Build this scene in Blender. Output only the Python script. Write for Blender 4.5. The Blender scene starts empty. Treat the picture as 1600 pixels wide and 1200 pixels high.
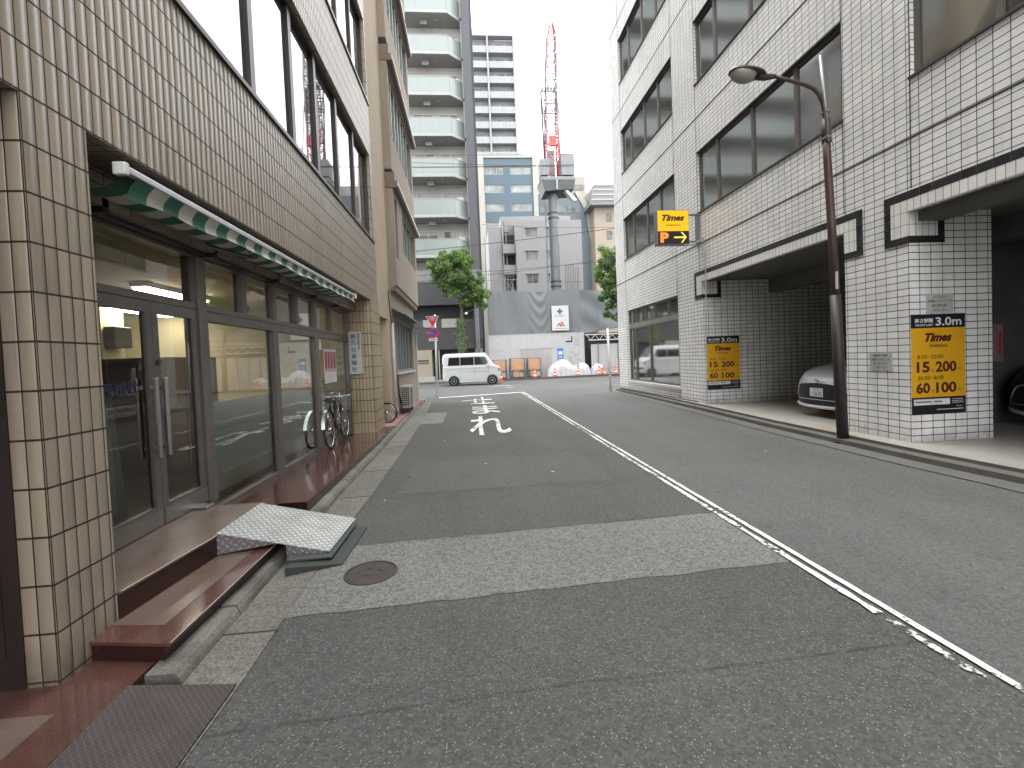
import bpy, bmesh, math, random
from mathutils import Vector, Matrix
import numpy as np

# ------------------------------------------------------------------ camera, sky, sun, exposure
scene = bpy.context.scene
COL = scene.collection
cam_data = bpy.data.cameras.new('camera')
cam = bpy.data.objects.new('camera', cam_data); COL.objects.link(cam)
scene.camera = cam
cam_data.sensor_fit = 'HORIZONTAL'; cam_data.sensor_width = 36.0
cam_data.lens = 36.0 * 720.0 / 1600.0
cam_data.shift_x = 0.0; cam_data.shift_y = -19.0 / 1600.0
cam_data.clip_start = 0.05; cam_data.clip_end = 3000
YAW, PITCH, ROLL = (math.radians(a) for a in (5.09056787, 1.72191415, 2.34594998))
_f = Vector((math.sin(YAW)*math.cos(PITCH), math.cos(YAW)*math.cos(PITCH), -math.sin(PITCH)))
_r = Vector((math.cos(YAW), -math.sin(YAW), 0)); _u = _r.cross(_f)
_r2 = _r*math.cos(ROLL) - _u*math.sin(ROLL); _u2 = _r*math.sin(ROLL) + _u*math.cos(ROLL)
cam.matrix_world = Matrix(((_r2.x, _u2.x, -_f.x, 0), (_r2.y, _u2.y, -_f.y, 0), (_r2.z, _u2.z, -_f.z, 1.52), (0, 0, 0, 1)))

world = bpy.data.worlds.new('World'); scene.world = world; world.use_nodes = True
wn = world.node_tree; wn.nodes.clear()
SUN_EL, SUN_AZ = math.radians(76), math.radians(330)
sky = wn.nodes.new('ShaderNodeTexSky'); sky.sky_type = 'NISHITA'; sky.sun_disc = False
sky.sun_elevation = SUN_EL; sky.sun_rotation = SUN_AZ; sky.dust_density = 4.0; sky.air_density = 1.0
hs = wn.nodes.new('ShaderNodeHueSaturation'); hs.inputs['Saturation'].default_value = 0.10
mx = wn.nodes.new('ShaderNodeMixRGB'); mx.inputs[0].default_value = 0.86
mx.inputs[2].default_value = (14.6, 14.7, 14.9, 1)            # the even white of the cloud layer
bgn = wn.nodes.new('ShaderNodeBackground'); bgn.inputs[1].default_value = 0.13
wo = wn.nodes.new('ShaderNodeOutputWorld')
wn.links.new(sky.outputs[0], hs.inputs['Color']); wn.links.new(hs.outputs[0], mx.inputs[1])
wn.links.new(mx.outputs[0], bgn.inputs[0]); wn.links.new(bgn.outputs[0], wo.inputs[0])
sd = bpy.data.lights.new('sun', 'SUN'); sd.energy = 1.2; sd.angle = math.radians(30); sd.color = (1, .97, .93)
sun = bpy.data.objects.new('sun', sd); COL.objects.link(sun)
_sv = Vector((math.sin(SUN_AZ)*math.cos(SUN_EL), math.cos(SUN_AZ)*math.cos(SUN_EL), math.sin(SUN_EL)))
sun.rotation_euler = _sv.to_track_quat('Z', 'Y').to_euler()
scene.view_settings.view_transform = 'Standard'; scene.view_settings.look = 'None'
scene.view_settings.exposure = 1.45; scene.view_settings.gamma = 1
scene.cycles.max_bounces = 10; scene.cycles.transparent_max_bounces = 16
rnd = random.Random(7)

# ------------------------------------------------------------------ materials
MATS = {}
def _new(name):
    m = bpy.data.materials.new(name); m.use_nodes = True; nt = m.node_tree
    return m, nt, nt.nodes['Principled BSDF']
def N(nt, t, **kw):
    n = nt.nodes.new(t)
    for k, v in kw.items(): setattr(n, k, v)
    return n
def lk(nt, a, b): nt.links.new(a, b)
def M_(nt, op, a, b=None, c=None):
    n = nt.nodes.new('ShaderNodeMath'); n.operation = op
    for i, x in enumerate((a, b, c)):
        if x is None: continue
        if isinstance(x, (int, float)): n.inputs[i].default_value = x
        else: nt.links.new(x, n.inputs[i])
    return n.outputs[0]
def noise(nt, vec, scale, detail=4, rough=.55):
    n = N(nt, 'ShaderNodeTexNoise'); n.inputs['Scale'].default_value = scale
    n.inputs['Detail'].default_value = detail; n.inputs['Roughness'].default_value = rough
    lk(nt, vec, n.inputs['Vector']); return n.outputs['Fac']
def ramp(nt, fac, p0, c0, p1, c1):
    r = N(nt, 'ShaderNodeMapRange'); lk(nt, fac, r.inputs[0]); r.inputs[1].default_value = p0; r.inputs[2].default_value = p1
    r.inputs[3].default_value = c0; r.inputs[4].default_value = c1; return r.outputs[0]
def mixc(nt, fac, a, b, mode='MIX'):
    n = N(nt, 'ShaderNodeMixRGB'); n.blend_type = mode
    for i, x in enumerate((fac, a, b)):
        if isinstance(x, (int, float)): n.inputs[i].default_value = x
        elif isinstance(x, tuple): n.inputs[i].default_value = (*x, 1) if len(x) == 3 else x
        else: nt.links.new(x, n.inputs[i])
    return n.outputs[0]
def bumpn(nt, h, dist, bsdf, strength=1.0):
    b = N(nt, 'ShaderNodeBump'); b.inputs['Distance'].default_value = dist; b.inputs['Strength'].default_value = strength
    lk(nt, h, b.inputs['Height']); lk(nt, b.outputs[0], bsdf.inputs['Normal'])
def mat(name, col, rough=.6, metal=0, var=.12, scale=3.0, fine=0.0, fscale=60, bump=0.0, spec=.5, streak=0.0, dirt=None):
    """plain surface with stains (large noise), grain (fine noise) and optional rain streaks"""
    if name in MATS: return MATS[name]
    m, nt, b = _new(name); tc = N(nt, 'ShaderNodeTexCoord').outputs['Object']
    f = ramp(nt, noise(nt, tc, scale, 5), .25, 1-var, .75, 1+var)
    if fine: f = M_(nt, 'MULTIPLY', f, ramp(nt, noise(nt, tc, fscale, 3, .7), .25, 1-fine, .75, 1+fine))
    if streak:
        mp = N(nt, 'ShaderNodeMapping'); mp.inputs['Scale'].default_value = (3, 3, .22); lk(nt, tc, mp.inputs[0])
        f = M_(nt, 'MULTIPLY', f, ramp(nt, noise(nt, mp.outputs[0], 2.0, 6, .65), .35, 1-streak, .6, 1))
    c = mixc(nt, 1.0, col, f, 'MULTIPLY')
    if dirt: c = mixc(nt, ramp(nt, noise(nt, tc, dirt[1], 6, .6), .52, 0, .7, .8), c, dirt[0])
    lk(nt, c, b.inputs['Base Color'])
    b.inputs['Roughness'].default_value = rough; b.inputs['Metallic'].default_value = metal
    b.inputs['Specular IOR Level'].default_value = spec
    if bump: bumpn(nt, noise(nt, tc, fscale, 4, .7), bump, b)
    MATS[name] = m; return m
def emis(name, col, s):
    if name in MATS: return MATS[name]
    m, nt, b = _new(name); b.inputs['Base Color'].default_value = (*col, 1)
    b.inputs['Emission Color'].default_value = (*col, 1); b.inputs['Emission Strength'].default_value = s
    MATS[name] = m; return m
def tile(name, col, joint, pw, ph, jw, jh, var=.06, bump=.003, rough=.35, uo=0., vo=0., rib=0., tint=.0, stain=.10, dirt=0.0):
    """ceramic tiles laid in a stacked grid, by face direction; per-tile tone; rib gives each tile its own slightly turned face"""
    if name in MATS: return MATS[name]
    m, nt, b = _new(name); tc = N(nt, 'ShaderNodeTexCoord').outputs['Object']
    sp = N(nt, 'ShaderNodeSeparateXYZ'); lk(nt, tc, sp.inputs[0])
    tn = N(nt, 'ShaderNodeSeparateXYZ'); lk(nt, N(nt, 'ShaderNodeTexCoord').outputs['Normal'], tn.inputs[0])
    sx = M_(nt, 'GREATER_THAN', M_(nt, 'ABSOLUTE', tn.outputs[0]), .6)
    sz = M_(nt, 'GREATER_THAN', M_(nt, 'ABSOLUTE', tn.outputs[2]), .6)
    X, Y, Z = sp.outputs
    u = M_(nt, 'ADD', M_(nt, 'MULTIPLY', Y, sx), M_(nt, 'MULTIPLY', X, M_(nt, 'SUBTRACT', 1, sx)))
    v = M_(nt, 'ADD', M_(nt, 'MULTIPLY', Y, sz), M_(nt, 'MULTIPLY', Z, M_(nt, 'SUBTRACT', 1, sz)))
    u = M_(nt, 'DIVIDE', M_(nt, 'SUBTRACT', u, uo), pw); v = M_(nt, 'DIVIDE', M_(nt, 'SUBTRACT', v, vo), ph)
    fu, fv = M_(nt, 'FRACT', u), M_(nt, 'FRACT', v)
    mk = M_(nt, 'MAXIMUM', M_(nt, 'LESS_THAN', fu, jw/pw), M_(nt, 'LESS_THAN', fv, jh/ph))
    cv = N(nt, 'ShaderNodeCombineXYZ'); lk(nt, M_(nt, 'FLOOR', u), cv.inputs[0]); lk(nt, M_(nt, 'FLOOR', v), cv.inputs[1]); lk(nt, sx, cv.inputs[2])
    wnz = N(nt, 'ShaderNodeTexWhiteNoise'); lk(nt, cv.outputs[0], wnz.inputs[0]); r = wnz.outputs[0]
    f = M_(nt, 'MULTIPLY', ramp(nt, r, 0, 1-var, 1, 1+var), ramp(nt, noise(nt, tc, .9, 6), .3, 1-stain, .7, 1+stain*.4))
    c = mixc(nt, 1.0, col, f, 'MULTIPLY')
    if tint: c = mixc(nt, tint, c, wnz.outputs[1], 'OVERLAY')
    if dirt:
        mp = N(nt, 'ShaderNodeMapping'); mp.inputs['Scale'].default_value = (4, 4, .3); lk(nt, tc, mp.inputs[0])
        c = mixc(nt, ramp(nt, noise(nt, mp.outputs[0], 2.5, 6, .65), .5, 0, .78, dirt), c, (.06, .045, .035))
    c = mixc(nt, mk, c, joint)
    lk(nt, c, b.inputs['Base Color'])
    lk(nt, ramp(nt, mk, 0, rough, 1, .9), b.inputs['Roughness'])
    h = M_(nt, 'SUBTRACT', 1, mk)
    if rib:
        prof = M_(nt, 'POWER', M_(nt, 'SINE', M_(nt, 'MULTIPLY', fu, math.pi)), .6)
        tilt = M_(nt, 'MULTIPLY', M_(nt, 'SUBTRACT', r, .5), fu)
        h = M_(nt, 'ADD', h, M_(nt, 'ADD', M_(nt, 'MULTIPLY', prof, rib), M_(nt, 'MULTIPLY', tilt, rib*1.2)))
    bumpn(nt, h, bump, b)
    MATS[name] = m; return m
def glass(name, tint=(.90, .93, .90), ior=1.52, refl=1.75):
    """thin clear pane: what is behind shows, reflections grow towards grazing angles"""
    if name in MATS: return MATS[name]
    m = bpy.data.materials.new(name); m.use_nodes = True; nt = m.node_tree; nt.nodes.clear()
    t = N(nt, 'ShaderNodeBsdfTransparent'); t.inputs[0].default_value = (*tint, 1)
    g = N(nt, 'ShaderNodeBsdfGlossy'); g.inputs['Roughness'].default_value = .015
    fr = N(nt, 'ShaderNodeFresnel'); fr.inputs[0].default_value = ior
    k = M_(nt, 'MINIMUM', M_(nt, 'MULTIPLY', fr.outputs[0], refl), 1.0)
    mxs = N(nt, 'ShaderNodeMixShader'); lk(nt, k, mxs.inputs[0]); lk(nt, t.outputs[0], mxs.inputs[1]); lk(nt, g.outputs[0], mxs.inputs[2])
    o = N(nt, 'ShaderNodeOutputMaterial'); lk(nt, mxs.outputs[0], o.inputs[0]); MATS[name] = m; return m
def darkglass(name, col, ior=1.6, rough=.04, var=.5, refl=1.0, scale=.7):
    """window pane in front of an unlit room"""
    if name in MATS: return MATS[name]
    m = bpy.data.materials.new(name); m.use_nodes = True; nt = m.node_tree; nt.nodes.clear()
    tc = N(nt, 'ShaderNodeTexCoord').outputs['Object']
    d = N(nt, 'ShaderNodeBsdfDiffuse'); lk(nt, mixc(nt, 1.0, col, ramp(nt, noise(nt, tc, scale, 2), .3, 1-var, .7, 1+var), 'MULTIPLY'), d.inputs[0])
    g = N(nt, 'ShaderNodeBsdfGlossy'); g.inputs['Roughness'].default_value = rough
    fr = N(nt, 'ShaderNodeFresnel'); fr.inputs[0].default_value = ior
    bp = N(nt, 'ShaderNodeBump'); bp.inputs['Distance'].default_value = .004; bp.inputs['Strength'].default_value = .25
    lk(nt, noise(nt, tc, 1.3, 1), bp.inputs['Height']); lk(nt, bp.outputs[0], g.inputs['Normal'])
    k = M_(nt, 'MINIMUM', M_(nt, 'MULTIPLY', fr.outputs[0], refl), 1.0)
    mxs = N(nt, 'ShaderNodeMixShader'); lk(nt, k, mxs.inputs[0]); lk(nt, d.outputs[0], mxs.inputs[1]); lk(nt, g.outputs[0], mxs.inputs[2])
    o = N(nt, 'ShaderNodeOutputMaterial'); lk(nt, mxs.outputs[0], o.inputs[0]); MATS[name] = m; return m
def asphalt(name, base, agg, amount, scale=170, rough=.85, crack=True, stain=.16, blotch=None, gr=.32):
    if name in MATS: return MATS[name]
    m, nt, b = _new(name); tc = N(nt, 'ShaderNodeTexCoord').outputs['Object']
    vo = N(nt, 'ShaderNodeTexVoronoi'); vo.inputs['Scale'].default_value = scale; lk(nt, tc, vo.inputs['Vector'])
    sepc = N(nt, 'ShaderNodeSeparateXYZ'); lk(nt, vo.outputs['Color'], sepc.inputs[0])
    stone = M_(nt, 'MULTIPLY', M_(nt, 'GREATER_THAN', sepc.outputs[0], 1-amount), M_(nt, 'LESS_THAN', vo.outputs['Distance'], .42))
    tone = ramp(nt, sepc.outputs[1], 0, .55, 1, 1.35)
    vc = N(nt, 'ShaderNodeTexVoronoi'); vc.inputs['Scale'].default_value = scale*.62; lk(nt, tc, vc.inputs['Vector'])
    sc2 = N(nt, 'ShaderNodeSeparateXYZ'); lk(nt, vc.outputs['Color'], sc2.inputs[0])
    grain = M_(nt, 'MULTIPLY', ramp(nt, sc2.outputs[0], 0, 1-gr, 1, 1+gr), ramp(nt, noise(nt, tc, 22, 4, .75), .25, .82, .75, 1.18))
    f = M_(nt, 'MULTIPLY', ramp(nt, noise(nt, tc, .55, 6, .6), .3, 1-stain, .7, 1+stain), ramp(nt, noise(nt, tc, 95, 3, .8), .2, .72, .8, 1.28))
    mp = N(nt, 'ShaderNodeMapping'); mp.inputs['Scale'].default_value = (1.6, .18, 1); lk(nt, tc, mp.inputs[0])
    f = M_(nt, 'MULTIPLY', f, ramp(nt, noise(nt, mp.outputs[0], 1.0, 4), .3, .92, .7, 1.08))
    f = M_(nt, 'MULTIPLY', f, grain); f = M_(nt, 'MULTIPLY', f, ramp(nt, noise(nt, tc, 2.6, 8, .7), .56, 1, .74, .78)); c = mixc(nt, 1.0, base, f, 'MULTIPLY')
    c = mixc(nt, stone, c, mixc(nt, 1.0, agg, tone, 'MULTIPLY'))
    if blotch: c = mixc(nt, ramp(nt, noise(nt, tc, 1.7, 7, .62), .6, 0, .72, .55), c, blotch)
    if crack:
        v2 = N(nt, 'ShaderNodeTexVoronoi'); v2.feature = 'DISTANCE_TO_EDGE'; v2.inputs['Scale'].default_value = .23
        nz = N(nt, 'ShaderNodeTexNoise'); nz.inputs['Scale'].default_value = 2.2; nz.inputs['Detail'].default_value = 8; lk(nt, tc, nz.inputs['Vector'])
        va = N(nt, 'ShaderNodeVectorMath'); va.operation = 'MULTIPLY_ADD'; lk(nt, nz.outputs['Color'], va.inputs[0]); va.inputs[1].default_value = (.5, .5, .5); lk(nt, tc, va.inputs[2])
        lk(nt, va.outputs[0], v2.inputs['Vector'])
        c = mixc(nt, M_(nt, 'MULTIPLY', M_(nt, 'LESS_THAN', v2.outputs['Distance'], .0009), ramp(nt, noise(nt, tc, .35, 2), .55, 0, .6, .7)), c, (.02, .02, .02))
    lk(nt, c, b.inputs['Base Color']); b.inputs['Roughness'].default_value = rough
    bumpn(nt, M_(nt, 'ADD', noise(nt, tc, scale*.8, 3, .8), M_(nt, 'MULTIPLY', stone, .5)), .0025, b)
    MATS[name] = m; return m
def paint(name, col=(.62, .62, .6), keep=.5):
    """worn road paint: where it has chipped off the road below shows"""
    if name in MATS: return MATS[name]
    m, nt, b = _new(name); tc = N(nt, 'ShaderNodeTexCoord').outputs['Object']
    n1 = noise(nt, tc, 22, 8, .75); n2 = noise(nt, tc, 1.6, 3)
    k = M_(nt, 'ADD', M_(nt, 'MULTIPLY', n1, .7), M_(nt, 'MULTIPLY', n2, .3))
    lk(nt, mixc(nt, 1.0, col, ramp(nt, noise(nt, tc, 60, 3), .3, .8, .7, 1.05), 'MULTIPLY'), b.inputs['Base Color']); b.inputs['Roughness'].default_value = .7
    lk(nt, ramp(nt, k, keep, 0, keep+.03, 1), b.inputs['Alpha'])
    MATS[name] = m; return m
def stone(name, c1, c2, rough, speck=260):
    """polished granite with specks"""
    if name in MATS: return MATS[name]
    m, nt, b = _new(name); tc = N(nt, 'ShaderNodeTexCoord').outputs['Object']
    f = noise(nt, tc, speck, 2, .9); s = noise(nt, tc, 2.1, 6, .6)
    c = mixc(nt, ramp(nt, f, .42, 0, .62, 1), c1, c2)
    c = mixc(nt, 1.0, c, ramp(nt, s, .3, .75, .7, 1.15), 'MULTIPLY')
    lk(nt, c, b.inputs['Base Color']); lk(nt, ramp(nt, noise(nt, tc, 1.1, 2), .3, rough*.8, .7, min(1, rough*1.4)), b.inputs['Roughness'])
    MATS[name] = m; return m
def checker(name, col, cell, rough=.35, metal=1.0, bump=.002, ax='xy'):
    """raised tread plate: short bars turned alternately"""
    if name in MATS: return MATS[name]
    m, nt, b = _new(name); tc = N(nt, 'ShaderNodeTexCoord').outputs['Object']
    sp = N(nt, 'ShaderNodeSeparateXYZ'); lk(nt, tc, sp.inputs[0])
    A, B_ = sp.outputs[0], (sp.outputs[1] if ax == 'xy' else sp.outputs[2])
    p = M_(nt, 'DIVIDE', M_(nt, 'ADD', A, B_), cell); q = M_(nt, 'DIVIDE', M_(nt, 'SUBTRACT', A, B_), cell)
    par = M_(nt, 'MODULO', M_(nt, 'ADD', M_(nt, 'ADD', M_(nt, 'FLOOR', p), M_(nt, 'FLOOR', q)), 2000), 2)
    fp = M_(nt, 'ABSOLUTE', M_(nt, 'SUBTRACT', M_(nt, 'FRACT', p), .5)); fq = M_(nt, 'ABSOLUTE', M_(nt, 'SUBTRACT', M_(nt, 'FRACT', q), .5))
    lo = M_(nt, 'ADD', M_(nt, 'MULTIPLY', fp, par), M_(nt, 'MULTIPLY', fq, M_(nt, 'SUBTRACT', 1, par)))
    sh = M_(nt, 'ADD', M_(nt, 'MULTIPLY', fq, par), M_(nt, 'MULTIPLY', fp, M_(nt, 'SUBTRACT', 1, par)))
    d = M_(nt, 'ADD', M_(nt, 'POWER', M_(nt, 'DIVIDE', lo, .46), 2), M_(nt, 'POWER', M_(nt, 'DIVIDE', sh, .2), 2))
    h = ramp(nt, d, .6, 1, 1.1, 0)
    c = mixc(nt, 1.0, col, ramp(nt, noise(nt, tc, 6, 6), .3, .8, .7, 1.12), 'MULTIPLY')
    lk(nt, mixc(nt, h, c, mixc(nt, 1.0, c, (1.9, 1.9, 1.88), 'MULTIPLY')), b.inputs['Base Color'])
    b.inputs['Metallic'].default_value = metal
    lk(nt, ramp(nt, noise(nt, tc, 9, 4), .3, rough*.8, .7, rough*1.3), b.inputs['Roughness'])
    bumpn(nt, h, bump, b); MATS[name] = m; return m

# ------------------------------------------------------------------ mesh builder
ROOTLOC = {}
SPLIT = {'side_plate', 'eave_band', 'black_panel', 'flashing', 'window_sill', 'clamp', 'foot', 'bracket', 'fan_opening', 'end_cap', 'lift_slot', 'canopy_sheet', 'reflective_band', 'mast_flange', 'door_handle', 'wheel_arch', 'ivory_strip', 'machine_house', 'standard', 'post', 'photo', 'garage_pillar', 'letter_slot', 'window_hood', 'dark_cladding', 'soffit_fitting', 'fence_panel', 'lettering', 'notice_sheet', 'panel_mark', 'stair_balcony', 'parapet', 'terrace', 'pier', 'rear_wall', 'nosing'}
class MB:
    def __init__(s): s.v = []; s.f = []; s.mi = []; s.m = 0; s.cuts = []
    def add(s, vs, fs, M=None):
        o = len(s.v); s.cuts.append((o, len(s.f)))
        s.v += [tuple(M @ Vector(p)) if M is not None else tuple(p) for p in vs]
        s.f += [tuple(i+o for i in f) for f in fs]; s.mi += [s.m]*len(fs); return s
    def box(s, x0, x1, y0, y1, z0, z1, M=None):
        return s.add([(x0,y0,z0),(x1,y0,z0),(x1,y1,z0),(x0,y1,z0),(x0,y0,z1),(x1,y0,z1),(x1,y1,z1),(x0,y1,z1)],
                     [(3,2,1,0),(4,5,6,7),(0,1,5,4),(1,2,6,5),(2,3,7,6),(3,0,4,7)], M)
    def cbox(s, c, d, M=None):
        return s.box(c[0]-d[0]/2, c[0]+d[0]/2, c[1]-d[1]/2, c[1]+d[1]/2, c[2]-d[2]/2, c[2]+d[2]/2, M)
    def quad(s, *p): return s.add(p, [tuple(range(len(p)))])
    def prism(s, poly, vec):
        n = len(poly); vec = Vector(vec); a = [Vector(p) for p in poly]; b = [p+vec for p in a]
        return s.add(a+b, [tuple(range(n))[::-1], tuple(range(n, 2*n))] + [(i, (i+1) % n, n+(i+1) % n, n+i) for i in range(n)])
    def tube(s, pts, r, n=8, caps=True):
        pts = [Vector(p) for p in pts]; rs = r if isinstance(r, (list, tuple)) else [r]*len(pts)
        vs, fs = [], []; up = None
        for i, p in enumerate(pts):
            t = (pts[min(i+1, len(pts)-1)] - pts[max(i-1, 0)]).normalized()
            if up is None: up = Vector((0,0,1)) if abs(t.z) < .9 else Vector((1,0,0))
            a = t.cross(up)
            if a.length < 1e-5: a = t.cross(Vector((0,1,0)))
            a.normalize(); b = a.cross(t); up = b
            for k in range(n):
                an = 2*math.pi*k/n; vs.append(p + (a*math.cos(an)+b*math.sin(an))*rs[i])
        for i in range(len(pts)-1):
            for k in range(n): fs.append((i*n+k, i*n+(k+1) % n, (i+1)*n+(k+1) % n, (i+1)*n+k))
        if caps: fs += [tuple(range(n))[::-1], tuple(range((len(pts)-1)*n, len(pts)*n))]
        return s.add(vs, fs)
    def lathe(s, prof, M=None, n=20, cap=True):
        vs, fs = [], []
        for r, z in prof:
            for k in range(n):
                a = 2*math.pi*k/n; vs.append((r*math.cos(a), r*math.sin(a), z))
        for i in range(len(prof)-1):
            for k in range(n): fs.append((i*n+k, i*n+(k+1) % n, (i+1)*n+(k+1) % n, (i+1)*n+k))
        if cap: fs += [tuple(range(n))[::-1], tuple(range((len(prof)-1)*n, len(prof)*n))]
        return s.add(vs, fs, M)
    def torus(s, R, r, M=None, n=28, k=8, a0=0, a1=2*math.pi):
        full = abs(a1-a0-2*math.pi) < 1e-6; m = n if full else n+1; vs, fs = [], []
        for i in range(m):
            a = a0+(a1-a0)*i/n
            for j in range(k):
                b = 2*math.pi*j/k; vs.append(((R+r*math.cos(b))*math.cos(a), (R+r*math.cos(b))*math.sin(a), r*math.sin(b)))
        for i in range(n):
            i2 = (i+1) % m
            for j in range(k): fs.append((i*k+j, i2*k+j, i2*k+(j+1) % k, i*k+(j+1) % k))
        return s.add(vs, fs, M)
    def text(s, txt, c, right, up, w=None, h=None, bold=0.0, shear=0.0, off=0.0):
        """flat lettering centred on c, fitted to w x h"""
        cu = bpy.data.curves.new('t', 'FONT'); cu.body = txt; cu.size = 1; cu.offset = bold; cu.shear = shear; cu.resolution_u = 3
        ob = bpy.data.objects.new('t', cu); COL.objects.link(ob); bpy.context.view_layer.update()
        me = ob.evaluated_get(bpy.context.evaluated_depsgraph_get()).to_mesh()
        co = [v.co.copy() for v in me.vertices]; fs = [tuple(p.vertices) for p in me.polygons]
        ob.to_mesh_clear(); bpy.data.objects.remove(ob); bpy.data.curves.remove(cu)
        if not co: return s
        x0, x1 = min(p.x for p in co), max(p.x for p in co); y0, y1 = min(p.y for p in co), max(p.y for p in co)
        kx = w/(x1-x0) if w else None; ky = h/(y1-y0) if h else None
        kx = kx or ky; ky = ky or kx
        c, right, up = Vector(c), Vector(right).normalized(), Vector(up).normalized(); nn = right.cross(up)*off
        return s.add([c + right*((p.x-(x0+x1)/2)*kx) + up*((p.y-(y0+y1)/2)*ky) + nn for p in co], fs)
    def build(s, name, mats, parent=None, smooth=False, bevel=0.0, label=None, cat=None, group=None, kind=None, autosm=None):
        if name in SPLIT and len(s.cuts) > 1 and parent is not None:
            obs = []
            for (v0, f0), (v1, f1) in zip(s.cuts, s.cuts[1:]+[(len(s.v), len(s.f))]):
                b = MB(); b.v = s.v[v0:v1]; b.f = [tuple(i-v0 for i in f) for f in s.f[f0:f1]]; b.mi = s.mi[f0:f1]
                obs.append(b.build(name, mats, parent, smooth, bevel, label, cat, group, kind, autosm))
            return obs[0]
        me = bpy.data.meshes.new(name); me.from_pydata(s.v, [], s.f)
        for m in (mats if isinstance(mats, (list, tuple)) else [mats]): me.materials.append(m)
        if max(s.mi, default=0): me.polygons.foreach_set('material_index', s.mi)
        if smooth: me.polygons.foreach_set('use_smooth', [True]*len(s.f))
        me.update(); ob = bpy.data.objects.new(name, me); COL.objects.link(ob)
        if autosm is not None:
            me.polygons.foreach_set('use_smooth', [True]*len(s.f)); me.set_sharp_from_angle(angle=math.radians(autosm))
        if bevel:
            b = ob.modifiers.new('bevel', 'BEVEL'); b.width = bevel; b.segments = 2; b.limit_method = 'ANGLE'; b.angle_limit = math.radians(40)
        if parent is not None:
            ob.parent = parent; ob.matrix_parent_inverse = Matrix.Translation(-rootloc(parent))
        tag(ob, label, cat, group, kind); return ob
def rootloc(o): return Vector(ROOTLOC.get(o.name, (0, 0, 0)))
def tag(o, label=None, cat=None, group=None, kind=None):
    if label: o['label'] = label
    if cat: o['category'] = cat
    if group: o['group'] = group
    if kind: o['kind'] = kind
    return o
def thing(name, loc, label, cat, group=None):
    """an Empty at the thing's base; parts are built in world coordinates and hung under it"""
    o = bpy.data.objects.new(name, None); COL.objects.link(o); o.location = loc; o.empty_display_size = .2
    ROOTLOC[o.name] = tuple(loc); return tag(o, label, cat, group)
def copy_thing(root, loc, rz=0, label=None, scale=None):
    r = root.copy(); COL.objects.link(r); r.location = loc; r.rotation_euler = (0, 0, rz)
    if label: r['label'] = label
    if scale: r.scale = scale
    def rec(src, dst):
        for ch in list(src.children):
            c = ch.copy(); COL.objects.link(c); c.parent = dst; c.matrix_parent_inverse = ch.matrix_parent_inverse.copy(); rec(ch, c)
    rec(root, r); return r

def wall(mb, axis, c, u0, u1, v0, v1, holes, depth=.1, sign=1, back=True):
    """a wall face in the plane axis=c over u (the other ground axis) and v (height) with openings and their reveals; sign = outward side"""
    def P(u, v, d=0.0):
        return (c-sign*d, u, v) if axis == 'x' else (u, c-sign*d, v)
    us = sorted({u0, u1, *[min(max(h[i], u0), u1) for h in holes for i in (0, 1)]})
    vs = sorted({v0, v1, *[min(max(h[i], v0), v1) for h in holes for i in (2, 3)]})
    for i in range(len(us)-1):
        for j in range(len(vs)-1):
            cu, cv = (us[i]+us[i+1])/2, (vs[j]+vs[j+1])/2
            if any(h[0] < cu < h[1] and h[2] < cv < h[3] for h in holes): continue
            mb.quad(P(us[i], vs[j]), P(us[i+1], vs[j]), P(us[i+1], vs[j+1]), P(us[i], vs[j+1]))
    for h in holes:
        a, b, lo, hi = max(h[0], u0), min(h[1], u1), max(h[2], v0), min(h[3], v1)
        if hi < v1: mb.quad(P(a, hi), P(b, hi), P(b, hi, depth), P(a, hi, depth))
        if lo > v0: mb.quad(P(a, lo), P(b, lo), P(b, lo, depth), P(a, lo, depth))
        if a > u0: mb.quad(P(a, lo), P(a, hi), P(a, hi, depth), P(a, lo, depth))
        if b < u1: mb.quad(P(b, lo), P(b, hi), P(b, hi, depth), P(b, lo, depth))
    return mb
def window(parent, axis, c, u0, u1, v0, v1, mull, gm, fm, fw=.05, fd=.05, sign=1, hor=(), name='window', gl=.6, mw=None):
    """pane as a part, its frame as a sub-part; c = outer plane of the frame"""
    mw = mw or fw
    g = MB(); q = c-sign*fd*gl
    P = (lambda u, v: (q, u, v)) if axis == 'x' else (lambda u, v: (u, q, v))
    cuts = [u0+.01, *sorted(mull), u1-.01]
    for a, b in zip(cuts[:-1], cuts[1:]): g.quad(P(a, v0+.01), P(b, v0+.01), P(b, v1-.01), P(a, v1-.01))
    pane = g.build(name, gm, parent)
    f = MB()
    def bx(a, b, lo, hi, d0=0.0, d1=None):
        d1 = fd if d1 is None else d1
        lo_, hi_ = sorted((c-sign*d0, c-sign*d1))
        if axis == 'x': f.box(lo_, hi_, a, b, lo, hi)
        else: f.box(a, b, lo_, hi_, lo, hi)
    bx(u0, u1, v0, v0+fw); bx(u0, u1, v1-fw, v1); bx(u0, u0+fw, v0+fw, v1-fw); bx(u1-fw, u1, v0+fw, v1-fw)
    for m in mull: bx(m-mw/2, m+mw/2, v0+fw, v1-fw, .003)
    for h in hor: bx(u0+fw, u1-fw, h-fw/2, h+fw/2, .006)
    f.build('frame', fm, pane); return pane
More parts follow.
